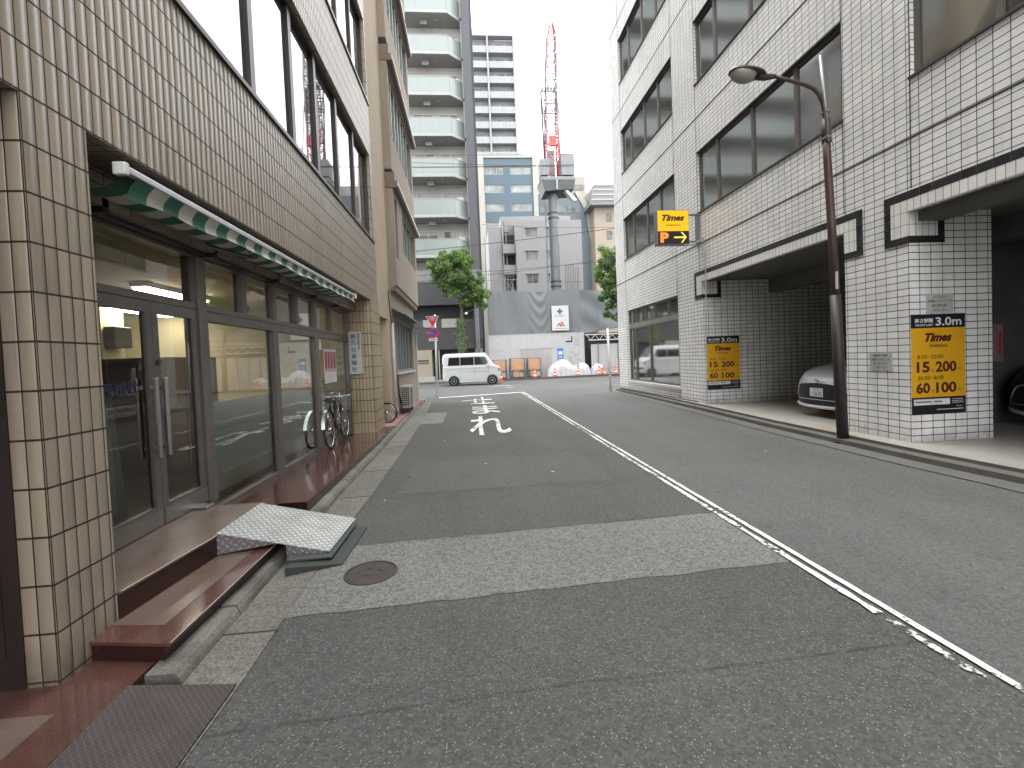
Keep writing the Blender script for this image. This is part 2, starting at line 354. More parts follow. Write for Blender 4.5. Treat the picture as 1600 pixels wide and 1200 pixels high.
# ------------------------------------------------------------------ shared materials
ASPH = asphalt('asphalt_near', (.053, .054, .051), (.17, .165, .15), .13, 120, stain=.16, gr=.32)
ASPH_R = asphalt('asphalt_lane', (.073, .074, .072), (.17, .17, .16), .05, 150, stain=.10)
ASPH_P = asphalt('asphalt_patch', (.116, .117, .111), (.21, .205, .185), .26, 115, crack=False, stain=.12, gr=.42)
ASPH_X = asphalt('asphalt_cross', (.082, .083, .082), (.17, .17, .16), .04, 120, stain=.10)
ASPH_D = asphalt('asphalt_strip', (.056, .057, .054), (.17, .165, .155), .09, 140, stain=.1)
CONC = asphalt('gutter_concrete', (.118, .113, .098), (.20, .19, .165), .24, 120, crack=False, stain=.30, gr=.35)
KERB = mat('kerb_granite', (.125, .121, .104), .85, var=.38, scale=3, fine=.55, fscale=75, bump=.005, dirt=((.05, .05, .042), 2.6))
KERB2 = mat('kerb_right', (.095, .092, .082), .85, var=.22, scale=2, fine=.2, fscale=60, bump=.004, dirt=((.06, .06, .05), 1.5))
PAINT = paint('road_paint', keep=.435); PAINT_W = paint('road_paint_worn', keep=.465); PAINT_F = paint('road_paint_faint', (.5, .5, .48), keep=.53)
REDST = stone('red_granite', (.064, .029, .024), (.108, .054, .045), .10)
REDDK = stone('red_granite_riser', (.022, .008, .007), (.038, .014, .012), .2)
TAUPE = stone('brown_granite', (.095, .066, .053), (.165, .122, .10), .22)
BRONZE = mat('bronze_frame', (.135, .118, .105), .42, .25, var=.15, scale=4, streak=.15)
BRONZE_D = mat('dark_bronze', (.035, .028, .026), .4, .5, var=.15)
STEEL = mat('brushed_steel', (.42, .42, .40), .32, 1.0, var=.1)
WHITE = mat('white_paint', (.62, .62, .60), .5, var=.06, streak=.12)
BLACKM = mat('black_metal', (.02, .02, .022), .45, var=.1)
GREYM = mat('grey_metal', (.20, .205, .21), .5, .3, var=.12)
RUB = mat('rubber', (.018, .018, .018), .8, var=.1)

# ------------------------------------------------------------------ roads and pavements (the setting)
def sheet(name, poly, z, m, sub=0):
    mb = MB(); mb.quad(*[(p[0], p[1], z) for p in poly]); return mb.build(name, m, kind='structure')
sheet('ground', [(-400, -60), (400, -60), (400, 600), (-400, 600)], -.012, ASPH_X)
sheet('road', [(-1.6, -14), (5.8, -14), (5.8, 20.6), (-1.9, 20.6)], -.004, ASPH_R)
sheet('cross_road', [(-60, 20.3), (60, 20.3), (60, 31.2), (-60, 31.2)], 0.0, ASPH_X)
sheet('road_lane', [(-1.62, -14), (2.36, -14), (2.26, 19.7), (-1.86, 19.7)], 0.001, ASPH)
def rough_edge(x0, x1, y0, y1, n, amp, seed):
    r = random.Random(seed); a = [(x0+(x1-x0)*i/n, y0[0]+(y0[1]-y0[0])*i/n + r.uniform(-amp, amp)) for i in range(n+1)]
    b = [(x1-(x1-x0)*i/n, y1[1]+(y1[0]-y1[1])*i/n + r.uniform(-amp, amp)) for i in range(n+1)]; return a+b
sheet('road_patch', rough_edge(-1.2, 2.18, (2.86, 3.03), (3.90, 4.08), 26, .012, 1), .0045, ASPH_P)
sheet('road_patch', rough_edge(-1.2, 2.16, (3.905, 4.085), (4.80, 5.22), 22, .008, 2), .0040, ASPH_D)
sheet('road_patch', rough_edge(-.9, 1.66, (5.35, 5.40), (7.0, 7.1), 12, .01, 5), .0034, asphalt('asphalt_strip2', (.063, .064, .061), (.17, .165, .155), .09, 140, stain=.1))
sheet('road_patch', rough_edge(-1.36, -.74, (11.3, 11.3), (13.7, 13.6), 6, .01, 3), .0045, mat('concrete_patch', (.14, .14, .13), .9, var=.12, fine=.15, bump=.002))
# tar seams
SEAM = mat('tar_seam', (.018, .018, .017), .7, var=.1)
def seam(pts, w, seed, name='tar_seam'):
    r = random.Random(seed); out = []
    for (a, b) in zip(pts[:-1], pts[1:]):
        n = max(2, int(math.dist(a, b)/.06))
        for i in range(n): out.append((a[0]+(b[0]-a[0])*i/n+r.uniform(-.004, .004), a[1]+(b[1]-a[1])*i/n+r.uniform(-.006, .006), w*r.uniform(.1, .75)))
    out.append((*pts[-1], w)); mb = MB()
    for p, q in zip(out[:-1], out[1:]):
        d = Vector((q[0]-p[0], q[1]-p[1])); d.normalize(); n_ = Vector((-d.y, d.x))
        mb.quad((p[0]+n_.x*p[2], p[1]+n_.y*p[2], .0085), (p[0]-n_.x*p[2], p[1]-n_.y*p[2], .0085), (q[0]-n_.x*q[2], q[1]-n_.y*q[2], .0085), (q[0]+n_.x*q[2], q[1]+n_.y*q[2], .0085))
    return mb.build(name, SEAM, kind='structure')
seam([(-1.16, 1.98), (-.4, 2.02), (.5, 2.06), (1.4, 2.07), (2.33, 2.10)], .004, 4)
seam([(-.3, 3.93), (.6, 3.99), (2.2, 4.09)], .005, 5)
seam([(-1.2, 5.30), (.1, 5.32), (1.78, 5.16), (1.62, 6.9)], .003, 6)
# road markings
def strip(mb, p, q, w, z=.0125, jag=0, seed=0):
    d = Vector((q[0]-p[0], q[1]-p[1])); L = d.length; d.normalize(); n_ = Vector((-d.y, d.x)); k = max(1, int(L/.12)) if jag else 1
    r = random.Random(seed); prev = None
    for i in range(k+1):
        c = Vector(p)+d*(L*i/k); a = w/2+(r.uniform(-jag, jag) if jag else 0); b = w/2+(r.uniform(-jag, jag) if jag else 0)
        cur = ((c+n_*a).x, (c+n_*a).y, z), ((c-n_*b).x, (c-n_*b).y, z)
        if prev: mb.quad(prev[0], prev[1], cur[1], cur[0])
        prev = cur
def XL(y): return 2.155+.0012*(19.7-y)*0 + (0 if y > 6 else 0)
mb = MB(); strip(mb, (2.322, -6), (2.25, 19.75), .044, jag=.003, seed=1); mb.build('road_marking', PAINT, kind='structure')
mb = MB(); strip(mb, (2.212, 2.35), (2.145, 19.9), .046, jag=.008, seed=2); mb.build('road_marking', PAINT_W, kind='structure')
mb = MB(); strip(mb, (2.225, -6), (2.215, 2.3), .05, jag=.01, seed=3); mb.build('road_marking', PAINT_F, kind='structure')
mb = MB(); strip(mb, (-1.36, 19.05), (2.26, 19.98), .27); mb.build('stop_line', PAINT, kind='structure')
mb = MB(); strip(mb, (1.15, 25.3), (2.75, 25.3), .22); strip(mb, (1.75, 23.7), (2.15, 23.8), .25); strip(mb, (.6, 17.3), (-.4, 17.0), .16); mb.build('road_marking', PAINT_W, kind='structure')
mb = MB(); strip(mb, (5.2, 22.6), (7.6, 23.6), .06); mb.build('road_marking', PAINT_F, kind='structure')
def kana(ch, x0, x1, y0, y1, b, m=None):
    mb = MB(); mb.text(ch, ((x0+x1)/2, (y0+y1)/2, .0135), (1, 0, 0), (0, 1, 0), w=x1-x0, h=y1-y0, bold=b)
    return mb.build('road_lettering', m or PAINT, kind='structure')
kana('れ', -.08, .80, 9.15, 12.2, .010); kana('ま', -.02, .80, 12.75, 15.0, .010); kana('止', -.05, .76, 15.6, 18.3, .010, PAINT_W)
# left gutter, kerb, grating
def polysheet(name, outer, inner, z0, z1, m, zi=None):
    mb = MB()
    for (a, b), (c, d) in zip(zip(outer[:-1], outer[1:]), zip(inner[:-1], inner[1:])):
        mb.quad((a[0], a[1], z1), (b[0], b[1], z1), (d[0], d[1], z1), (c[0], c[1], z1))
        if z0 is not None: mb.quad((a[0], a[1], z0), (b[0], b[1], z0), (b[0], b[1], z1), (a[0], a[1], z1))
    return mb.build(name, m, kind='structure')
YK = [-8, 1.0, 2.3, 4.1, 5.5, 8.4, 12.9, 17.3]
XK = [-1.45, -1.45, -1.455, -1.51, -1.575, -1.60, -1.70, -1.76]
gut = [(-1.18, -8), (-1.18, 1), (-1.17, 2.3), (-1.22, 4.1), (-1.20, 5.5), (-1.22, 8.4), (-1.32, 12.9), (-1.5, 17.3)]
polysheet('gutter', gut, [(x, y) for x, y in zip(XK, YK)], None, .008, CONC)
mb = MB(); r = random.Random(3); y = 2.32; k = 0
def interp(y, X): 
    for i in range(len(YK)-1):
        if YK[i] <= y <= YK[i+1]: return X[i]+(X[i+1]-X[i])*(y-YK[i])/(YK[i+1]-YK[i])
    return X[-1]
while y < 17.0:
    L = .60 if y > 4.4 else (.62 if y < 3.4 else .6); y2 = min(y+L, 17.3)
    xa, xb = interp(y, XK), interp(y2, XK); t = .068+r.uniform(-.003, .003); e = r.uniform(-.002, .002)
    n = 5; rows = []
    for i in range(n+1):
        f = i/n; yy = y+.006+(y2-y-.012)*f; x = xa+(xb-xa)*f+e; j = r.uniform(-.008, .008)
        rows.append([(x+r.uniform(-.006, .006), yy, -.01), (x-.012+j*.4, yy, t*.55), (x-.030+j, yy, t+r.uniform(-.006, .002)), (x-.10, yy, t+r.uniform(-.004, .004)), (x-.17, yy, t)])
    for p, q in zip(rows[:-1], rows[1:]):
        for i in range(4): mb.quad(p[i], q[i], q[i+1], p[i+1])
    for p in (rows[0], rows[-1]): mb.quad(*p, (p[4][0], p[4][1], -.01))
    y = y2
mb.build('kerb', KERB, kind='structure', autosm=50)
mb = MB(); mb.box(-1.75, -1.42, -8, 2.3, -.03, .004); mb.build('kerb', KERB, kind='structure')
# gutter joints
mb = MB()
for y, x0, x1 in ((2.72, -1.5, -1.17), (4.55, -1.56, -1.2), (5.35, -1.56, -1.2), (6.6, -1.58, -1.2), (8.9, -1.6, -1.24)): mb.box(x0, x1, y, y+.012, .0085, .0105)
mb.build('gutter', SEAM, kind='structure')
# right kerb and pavement; the corner rounds into the cross street
rk = [(5.62, -8), (5.60, 4.3), (5.55, 5.3), (5.58, 8.3), (5.72, 11.0), (5.84, 15), (5.88, 17.4), (5.98, 18.6), (6.25, 19.4), (6.9, 20.0), (8.2, 20.3), (60, 20.3)]
ri = [(x+.14, y) for x, y in rk[:7]] + [(6.11, 18.55), (6.35, 19.28), (6.95, 19.86), (8.2, 20.16), (60, 20.16)]
ril = [(5.62+.03, -8)]
mb = MB()
for (a, b), (c, d) in zip(zip(rk[:-1], rk[1:]), zip(ri[:-1], ri[1:])):
    mb.quad((*a, -.01), (*b, -.01), (*b, .075), (*a, .075)); mb.quad((*a, .075), (*b, .075), (*d, .085), (*c, .085)); mb.quad((*c, .085), (*d, .085), (*d, .125), (*c, .125))
mb.build('kerb', KERB2, kind='structure')
mb = MB(); ro = [(x-.30 if i < 8 else x-.22, y if i < 8 else y+.2) for i, (x, y) in enumerate(rk)]
for (a, b), (c, d) in zip(zip(ro[:-1], ro[1:]), zip(rk[:-1], rk[1:])): mb.quad((*a, .006), (*b, .006), (*d, .006), (*c, .006))
mb.build('gutter', mat('gutter_right', (.095, .093, .086), .85, var=.15, fine=.15, bump=.002), kind='structure')
GFL = tile('garage_floor_tile', (.31, .298, .27), (.20, .19, .17), .1, .1, .004, .004, var=.05, bump=.0008, rough=.45, stain=.14)
# rusty stains belong to the floor
def add_stain(m, col, scale, lo, hi, amt):
    nt = m.node_tree; b = nt.nodes['Principled BSDF']; l = b.inputs['Base Color'].links[0].from_socket
    tc = N(nt, 'ShaderNodeTexCoord').outputs['Object']
    lk(nt, mixc(nt, ramp(nt, noise(nt, tc, scale, 4), lo, 0, hi, amt), l, col), b.inputs['Base Color'])
add_stain(GFL, (.36, .20, .09), .8, .56, .70, .6)
mb = MB(); mb.quad((ri[0][0], -8, .13), (20, -8, .13), (20, 20.2, .13), (8.2, 20.2, .13), *[(x, y, .13) for x, y in ri[::-1][2:-1]]); mb.build('pavement', GFL, kind='structure')
# far pavement
mb = MB(); mb.box(-60, 60, 31.2, 36, -.05, .11); mb.build('pavement', mat('far_pavement', (.22, .22, .21), .85, var=.1, fine=.1), kind='structure')
mb = MB(); mb.box(-60, 60, 31.02, 31.19, -.05, .14); mb.build('kerb', KERB2, kind='structure')
# left pavement by the second building, pinkish
PINK = tile('pink_paving', (.26, .14, .115), (.10, .07, .06), .2, .1, .006, .006, var=.12, bump=.002, rough=.7)
mb = MB(); mb.prism([(-2.05, 10.55, -.02), (-1.75, 10.55, -.02), (-1.86, 17.1, -.02), (-2.4, 17.4, -.02), (-2.4, 10.55, -.02)], (0, 0, .12)); mb.prism([(-3.4, 10.55, -.02), (-2.401, 10.55, -.02), (-2.401, 11.59, -.02), (-3.4, 11.59, -.02)], (0, 0, .10)); mb.build('pavement', PINK, kind='structure')
mb = MB(); mb.prism([(-1.93, 17.3, -.02), (-1.74, 17.3, -.02), (-2.3, 18.3, -.02), (-3.6, 18.9, -.02), (-60, 19, -.02), (-60, 17.2, -.02)], (0, 0, .1)); mb.build('pavement', KERB2, kind='structure')

# manhole
t = thing('manhole_cover', (-.785, 3.385, 0), 'round rusty brown manhole cover set in the pale road patch', 'manhole cover')
RUST = checker('rust_iron', (.043, .034, .032), .03, .6, .3, .002)
mb = MB(); mb.lathe([(.0, .012), (.165, .012), (.17, .008)], Matrix.Translation((-.785, 3.385, 0)), 40, cap=False); mb.build('lid', RUST, t)
mb = MB(); mb.lathe([(.172, .006), (.172, .013), (.188, .012), (.19, .004)], Matrix.Translation((-.785, 3.385, 0)), 40, cap=False); mb.build('rim', mat('rust_rim', (.05, .042, .04), .8, .3, var=.3), t)
mb = MB()
for dx, dy in ((-.02, .05), (.06, .02), (-.03, -.055)): mb.cbox((-.785+dx, 3.385+dy, .0125), (.05, .014, .003))
mb.build('lift_slot', BLACKM, t)
# tread plate over the gutter, at the photo's lower left
t = thing('gutter_plate', (-1.42, 1.6, 0), 'dark brown steel tread plate lying over the gutter beside the tiled pillar', 'steel plate')
mb = MB(); mb.prism([(-1.66, 1.0, .020), (-1.18, 1.0, .012), (-1.18, 2.27, .012), (-1.66, 2.27, .055)], (0, 0, .008)); mb.build('plate', checker('tread_plate_dark', (.048, .039, .037), .03, .6, .2, .002), t)

# ------------------------------------------------------------------ the ramp
t = thing('access_ramp', (-1.5, 3.85, 0), 'silver checker-plate ramp bridging the kerb up to the shop landing', 'ramp')
a, b, c, d = Vector((-1.905, 3.52, .322)), Vector((-1.905, 4.235, .322)), Vector((-1.135, 4.40, .072)), Vector((-1.155, 3.66, .072))
ALU = checker('alu_tread', (.29, .30, .29), .062, .42, .35, .004)
mb = MB(); mb.prism([a, d, c, b], (0, 0, .006)); mb.build('deck', ALU, t)
ALUS = checker('alu_tread_side', (.16, .14, .15), .055, .35, .4, .004, 'xz')
def lerp(p, q, f): return p+(q-p)*f
mb = MB()
for p, q, f0, f1, zb0, zb1 in ((a, d, 0, .50, .168, .205), (a, d, .60, .97, .045, .06), (b, c, .62, .97, .045, .06)):
    A, B_ = lerp(p, q, f0), lerp(p, q, f1); o = Vector((0, .006 if p is a else -.006, 0))
    mb.prism([(A.x, A.y, zb0), (B_.x, B_.y, min(zb1, B_.z-.004)), (B_.x, B_.y, B_.z-.001), (A.x, A.y, A.z-.001)], o)
mb.build('side_plate', ALUS, t)
t = thing('rubber_wedge', (-1.22, 3.9, 0), 'dark green rubber wedge in the gutter under the silver ramp', 'rubber wedge')
WR = mat('green_rubber', (.022, .029, .026), .7, var=.2, fine=.2)
mb = MB(); mb.prism([(-1.40, 3.42, .01), (-1.03, 3.56, .006), (-1.03, 3.56, .015), (-1.40, 3.42, .075)], (.015, .78, 0)); mb.build('wedge', WR, t, bevel=.004)
mb = MB(); mb.prism([(-1.42, 3.50, .078), (-1.12, 3.60, .045), (-1.12, 3.60, .060), (-1.42, 3.50, .098)], (.012, .70, 0)); mb.build('top_strip', mat('green_rubber_top', (.030, .038, .034), .6, var=.2), t, bevel=.003)

# ------------------------------------------------------------------ LEFT: tiled shop building
LT = (.305, .252, .188)
TILE_L = tile('beige_wall_tile', LT, (.022, .014, .010), .0700, .2300, .0060, .0105, var=.10, bump=.005, rough=.3, uo=2.330, vo=.072, rib=1.6, tint=.02, stain=.14, dirt=.38)
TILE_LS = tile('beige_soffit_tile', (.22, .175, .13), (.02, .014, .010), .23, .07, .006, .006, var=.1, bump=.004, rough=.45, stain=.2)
shop = thing('shop_building', (-2.5, 6, 0), 'beige vertical-tiled shop building with long ribbon windows, on the left of the street', 'building')
DL = [(-8, 10.36, 4.20, 6.05), (-8, 10.45, 7.25, 9.00), (-8, 10.45, 10.30, 12.05), (-8, 10.45, 13.35, 15.1)]
def splash(m, z0, z1, amt):
    # dried mud splashed up the foot of a wall
    nt = m.node_tree; b = nt.nodes['Principled BSDF']; l = b.inputs['Base Color'].links[0].from_socket
    tc = N(nt, 'ShaderNodeTexCoord').outputs['Object']; sp = N(nt, 'ShaderNodeSeparateXYZ'); lk(nt, tc, sp.inputs[0])
    h = M_(nt, 'ADD', sp.outputs[2], M_(nt, 'MULTIPLY', M_(nt, 'SUBTRACT', noise(nt, tc, 7, 6, .7), .5), .45))
    lk(nt, mixc(nt, M_(nt, 'MULTIPLY', ramp(nt, h, z0, amt, z1, 0), ramp(nt, noise(nt, tc, 30, 4, .7), .3, .5, .6, 1)), l, (.045, .036, .026)), b.inputs['Base Color'])
splash(TILE_L, .06, .34, .6)
mb = MB(); wall(mb, 'x', -2.0, -8, 10.55, 2.83, 17.5, DL, depth=.30, sign=1)
mb.quad((-2.0, 10.55, 2.83), (-2.6, 10.55, 2.83), (-2.6, 10.55, 17.5), (-2.0, 10.55, 17.5)); mb.quad((-2, -8, 17.5), (-2, 10.55, 17.5), (-10, 10.55, 17.5), (-10, -8, 17.5)); mb.quad((-2, -8, 0), (-10, -8, 0), (-10, -8, 17.5), (-2, -8, 17.5))
mb.build('wall', TILE_L, shop)
mb = MB(); mb.box(-2.147, -2.0, 2.33, 2.70, -.02, 2.829); mb.box(-2.55, -2.1471, 2.56, 2.70, -.02, 2.829); mb.build('pillar', TILE_L, shop)
# far pillar with its rounded street corner
mb = MB(); R_ = .10; pts = [(-2.75, 9.72), (-1.98-R_, 9.72)] + [(-1.98-R_+R_*math.sin(k*math.pi/12), 9.72+R_-R_*math.cos(k*math.pi/12)) for k in range(1, 7)] + [(-1.98, 10.549), (-2.75, 10.549)]
mb.prism([(x, y, 0.0) for x, y in pts], (0, 0, 2.829)); mb.build('pillar', tile('beige_pillar_tile', (.34, .265, .17), (.030, .017, .012), .0700, .2300, .0065, .0105, var=.10, bump=.004, rough=.35, uo=.01, vo=.072, rib=.8, tint=.03, stain=.15, dirt=.25), shop, autosm=40)
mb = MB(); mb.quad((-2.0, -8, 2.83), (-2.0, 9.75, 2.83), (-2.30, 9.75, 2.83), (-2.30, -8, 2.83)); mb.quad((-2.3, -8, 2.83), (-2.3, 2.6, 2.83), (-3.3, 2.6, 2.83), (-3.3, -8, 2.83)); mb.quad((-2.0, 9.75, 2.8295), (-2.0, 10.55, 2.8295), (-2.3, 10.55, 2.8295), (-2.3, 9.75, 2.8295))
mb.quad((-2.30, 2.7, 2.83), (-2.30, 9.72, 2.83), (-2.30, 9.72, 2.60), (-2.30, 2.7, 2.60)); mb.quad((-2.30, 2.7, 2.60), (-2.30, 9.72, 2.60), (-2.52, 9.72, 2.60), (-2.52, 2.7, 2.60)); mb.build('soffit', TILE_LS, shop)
mb = MB(); mb.box(-3.2, -2.1475, 2.325, 2.42, .05, 2.829); mb.box(-3.3, -3.201, -8, 2.42, 0, 2.829); mb.box(-3.0, -2.22, 2.318, 2.3245, .2, 2.6); mb.build('shutter_panel', mat('dark_brown_steel', (.028, .019, .017), .5, .1, var=.35, scale=1.2, streak=.4), shop)
mb = MB(); mb.box(-2.06, -1.972, -8, 10.45, 4.155, 4.205); mb.box(-2.06, -1.972, -8, 10.56, 7.19, 7.25); mb.box(-2.06, -1.972, -8, 10.56, 10.24, 10.30); mb.build('window_sill', BRONZE_D, shop, bevel=.004)
GL_UP = darkglass('sky_glass', (.020, .022, .022), ior=2.1, rough=.02, refl=1.35)
window(shop, 'x', -2.07, -8, 10.36, 4.205, 6.05, [.9, 2.2, 3.4, 4.98, 6.09, 7.03, 8.10, 9.24], GL_UP, BRONZE_D, fw=.055, fd=.07, sign=1, mw=.10)
window(shop, 'x', -2.07, -8, 10.45, 7.25, 9.00, [.9, 2.2, 3.4, 5.0, 6.1, 7.6, 8.5, 9.5], GL_UP, BRONZE_D, fw=.055, fd=.07, sign=1, mw=.08)
window(shop, 'x', -2.07, -8, 10.45, 10.30, 12.05, [.9, 2.2, 3.4, 5.0, 6.1, 7.6, 8.5, 9.5], GL_UP, BRONZE_D, fw=.055, fd=.07, sign=1, mw=.08)
window(shop, 'x', -2.07, -8, 10.45, 13.35, 15.1, [.9, 2.2, 3.4, 5.0, 6.1, 7.6, 8.5, 9.5], GL_UP, BRONZE_D, fw=.055, fd=.07, sign=1, mw=.08)
# smooth beige column at the party wall
mb = MB(); mb.box(-2.6, -2.0, 10.56, 12.30, 2.60, 17.6); mb.box(-3.3, -2.0, 11.60, 12.30, 0, 2.599); mb.box(-3.4, -3.301, 10.0, 12.3, 0, 2.6); mb.build('party_wall', mat('beige_render', (.38, .305, .215), .8, var=.08, scale=1.0, streak=.12, fine=.05), shop)
# shopfront glazing
GL = glass('shop_glass'); GLF = glass('shop_glass_low', (.80, .86, .82), 1.6, 2.0)
window(shop, 'x', -2.455, 2.72, 4.50, 2.08, 2.60, [], GL, BRONZE, fw=.055, fd=.09, sign=1)
window(shop, 'x', -2.455, 4.505, 9.70, 2.08, 2.60, [5.36, 6.16, 6.92, 7.72, 8.6], GL, BRONZE, fw=.05, fd=.09, sign=1, mw=.10)
window(shop, 'x', -2.455, 4.505, 9.70, .12, 2.075, [6.14, 7.72], GL, BRONZE, fw=.09, fd=.09, sign=1, mw=.15)
mb = MB(); mb.box(-2.58, -2.435, 4.45, 4.58, .30, 2.60); mb.build('door_jamb', BRONZE, shop, bevel=.005)
def door(y0, y1, hy):
    g = MB(); g.quad((-2.48, y0+.05, .36), (-2.48, y1-.05, .36), (-2.48, y1-.05, 2.05), (-2.48, y0+.05, 2.05)); pane = g.build('door', GL, shop)
    f = MB(); f.box(-2.50, -2.455, y0, y0+.07, .32, 2.075); f.box(-2.50, -2.455, y1-.07, y1, .32, 2.075); f.box(-2.50, -2.456, y0+.07, y1-.07, 1.985, 2.075); f.box(-2.50, -2.456, y0+.07, y1-.07, .32, .48); f.build('frame', [BRONZE], pane, bevel=.003)
    k = MB(); k.box(-2.4545, -2.449, y0+.01, y1-.01, .325, .45); k.build('kick_plate', mat('kick_steel', (.30, .29, .27), .35, .9, var=.15), pane)
    h = MB(); h.box(-2.43, -2.405, hy-.018, hy+.018, .86, 1.48); h.box(-2.455, -2.43, hy-.012, hy+.012, .92, .95); h.box(-2.455, -2.43, hy-.012, hy+.012, 1.39, 1.42); h.build('handle', STEEL, pane, bevel=.004)
door(2.96, 3.83, 3.775); door(3.835, 4.445, 3.885)
mb = MB(); mb.lathe([(0, 0), (.022, 0), (.022, .01), (0, .01)], Matrix.Translation((-2.453, 3.875, 1.6)) @ Matrix.Rotation(math.pi/2, 4, 'Y'), 16, False); mb.build('lock', BLACKM, shop)
mb = MB(); mb.box(-2.50, -2.32, 4.18, 4.29, .319, .345); mb.build('door_guide', STEEL, shop, bevel=.006)
mb = MB(); mb.text('八光装幀社', (-2.4795+.003, 3.37, 1.42), (0, 1, 0), (0, 0, 1), w=.62, h=.10, bold=.015); mb.build('door_lettering', mat('navy_film', (.015, .02, .07), .5), shop)
# room behind the glass
CREAM = mat('cream_wall', (.52, .47, .33), .8, var=.06); CEIL = mat('cream_ceiling', (.42, .39, .30), .8, var=.05)
mb = MB()
mb.quad((-7.6, 2.71, .3), (-7.6, 9.7, .3), (-7.6, 9.7, 2.66), (-7.6, 2.71, 2.66)); mb.quad((-7.6, 9.7, .3), (-2.55, 9.7, .3), (-2.55, 9.7, 2.66), (-7.6, 9.7, 2.66)); mb.quad((-7.6, 2.71, .3), (-2.55, 2.71, .3), (-2.55, 2.71, 2.66), (-7.6, 2.71, 2.66))
mb.box(-6.4, -5.9, 8.0, 8.5, .31, 2.65)
mb.build('interior_wall', CREAM, shop)
mb = MB(); mb.quad((-7.6, 2.71, 2.66), (-7.6, 9.7, 2.66), (-2.52, 9.7, 2.66), (-2.52, 2.71, 2.66)); mb.build('interior_ceiling', CEIL, shop)
mb = MB(); mb.box(-7.6, -2.52, 2.71, 9.7, .1, .3); mb.build('interior_floor', mat('brown_lino', (.13, .085, .05), .4, var=.15), shop)
for i, (x, y0, y1, l) in enumerate(((-4.08, 6.15, 7.6, 'lit fluorescent ceiling lamp seen through the door transom, nearest the door'), (-5.75, 8.0, 9.5, 'lit fluorescent ceiling lamp deep inside the shop, behind the right door leaf'))):
    lt = thing('ceiling_lamp', (x, (y0+y1)/2, 2.66), l, 'ceiling lamp', 'fluorescent lamps on the shop ceiling')
    mb = MB(); mb.box(x-.10, x+.10, y0, y1, 2.60, 2.655); mb.build('housing', WHITE, lt)
    mb = MB(); mb.box(x-.085, x+.085, y0+.03, y1-.03, 2.57, 2.598); mb.build('tube', emis('lamp_glow', (1, .90, .70), 13.0), lt, bevel=.01)
t = thing('cabinet', (-4.0, 6.4, .3), 'tall brown wooden cabinet standing inside the shop behind the right door leaf', 'cabinet')
WOOD = mat('brown_wood', (.17, .095, .045), .45, var=.2, scale=2)
mb = MB(); mb.box(-4.35, -3.6, 5.75, 6.9, .30, 1.70); mb.build('carcass', WOOD, t, bevel=.01)
for k in range(3):
    mb = MB(); mb.box(-3.6, -3.585, 5.78+k*.375, 6.13+k*.375, .36, 1.70); mb.build('door', mat('wood_door', (.22, .13, .06), .4, var=.2), t, bevel=.004)
t = thing('counter', (-6.2, 6.0, .3), 'low cream counter with papers at the back of the shop', 'counter')
mb = MB(); mb.box(-6.6, -5.7, 4.6, 7.2, .3, 1.05); mb.build('body', CREAM, t); mb = MB(); mb.box(-6.65, -5.65, 4.55, 7.25, 1.051, 1.09); mb.build('top', WOOD, t, bevel=.005)
mb = MB()
for k in range(6): mb.cbox((-6.1+.1*(k % 2), 4.8+k*.38, 1.13), (.3, .22, .06+.03*(k % 3)))
tag(mb.build('paper_stack', WHITE), 'white paper stacks lying along the counter at the back of the shop', 'paper')
t = thing('wall_fan', (-5.88, 7.9, 2.2), 'grey box fan unit on the inner column of the shop', 'fan')
mb = MB(); mb.box(-5.89, -5.7, 8.02, 8.4, 1.95, 2.3); mb.build('body', GREYM, t, bevel=.02)
# sheer curtain inside the left leaf
mb = MB(); n = 40
for i in range(n):
    for j in range(8):
        def P(i, j):
            y = 3.0+.62*i/n; z = .36+1.0*j/8; return (-2.62+.03*math.sin(i*.9+j*.15)+.015*math.sin(i*2.3), y + .10*(1-j/8)*math.sin(i*.2), z)
        mb.quad(P(i, j), P(i+1, j), P(i+1, j+1), P(i, j+1))
CURT = mat('sheer_curtain', (.34, .38, .34), .9, var=.1); tag(mb.build('curtain', CURT, smooth=True), 'pale green half curtain hanging inside the left door leaf', 'curtain')
# frosted film panel low behind the wide panes
mb = MB(); mb.box(-2.56, -2.55, 4.60, 7.65, .22, 1.20); mb.box(-2.561, -2.551, 7.80, 9.6, .22, 1.3); tag(mb.build('window_blind', mat('frosted_film', (.62, .66, .60), .6, var=.08)), 'grey-green frosted screen behind the lower part of the wide shop panes', 'screen')
# poster on the last pane
t = thing('poster', (-2.45, 8.35, 1.5), 'red and white calendar poster on the last shop pane by the tiled pillar', 'poster')
mb = MB(); mb.box(-2.452, -2.448, 8.0, 8.68, 1.22, 1.80); mb.build('sheet', mat('poster_paper', (.55, .52, .50), .5), t)
mb = MB()
for k in range(4): mb.box(-2.447, -2.4465, 8.03+k*.165, 8.165+k*.165, 1.46, 1.76)
mb.build('photo', mat('poster_red', (.35, .06, .09), .5, var=.3, scale=9), t)
mb = MB()
for k in range(4): mb.box(-2.446, -2.4455, 8.06+k*.165, 8.10+k*.165, 1.50, 1.66); mb.box(-2.446, -2.4455, 8.06+k*.165, 8.13+k*.165, 1.42, 1.445)
mb.build('lettering', BLACKM, t)
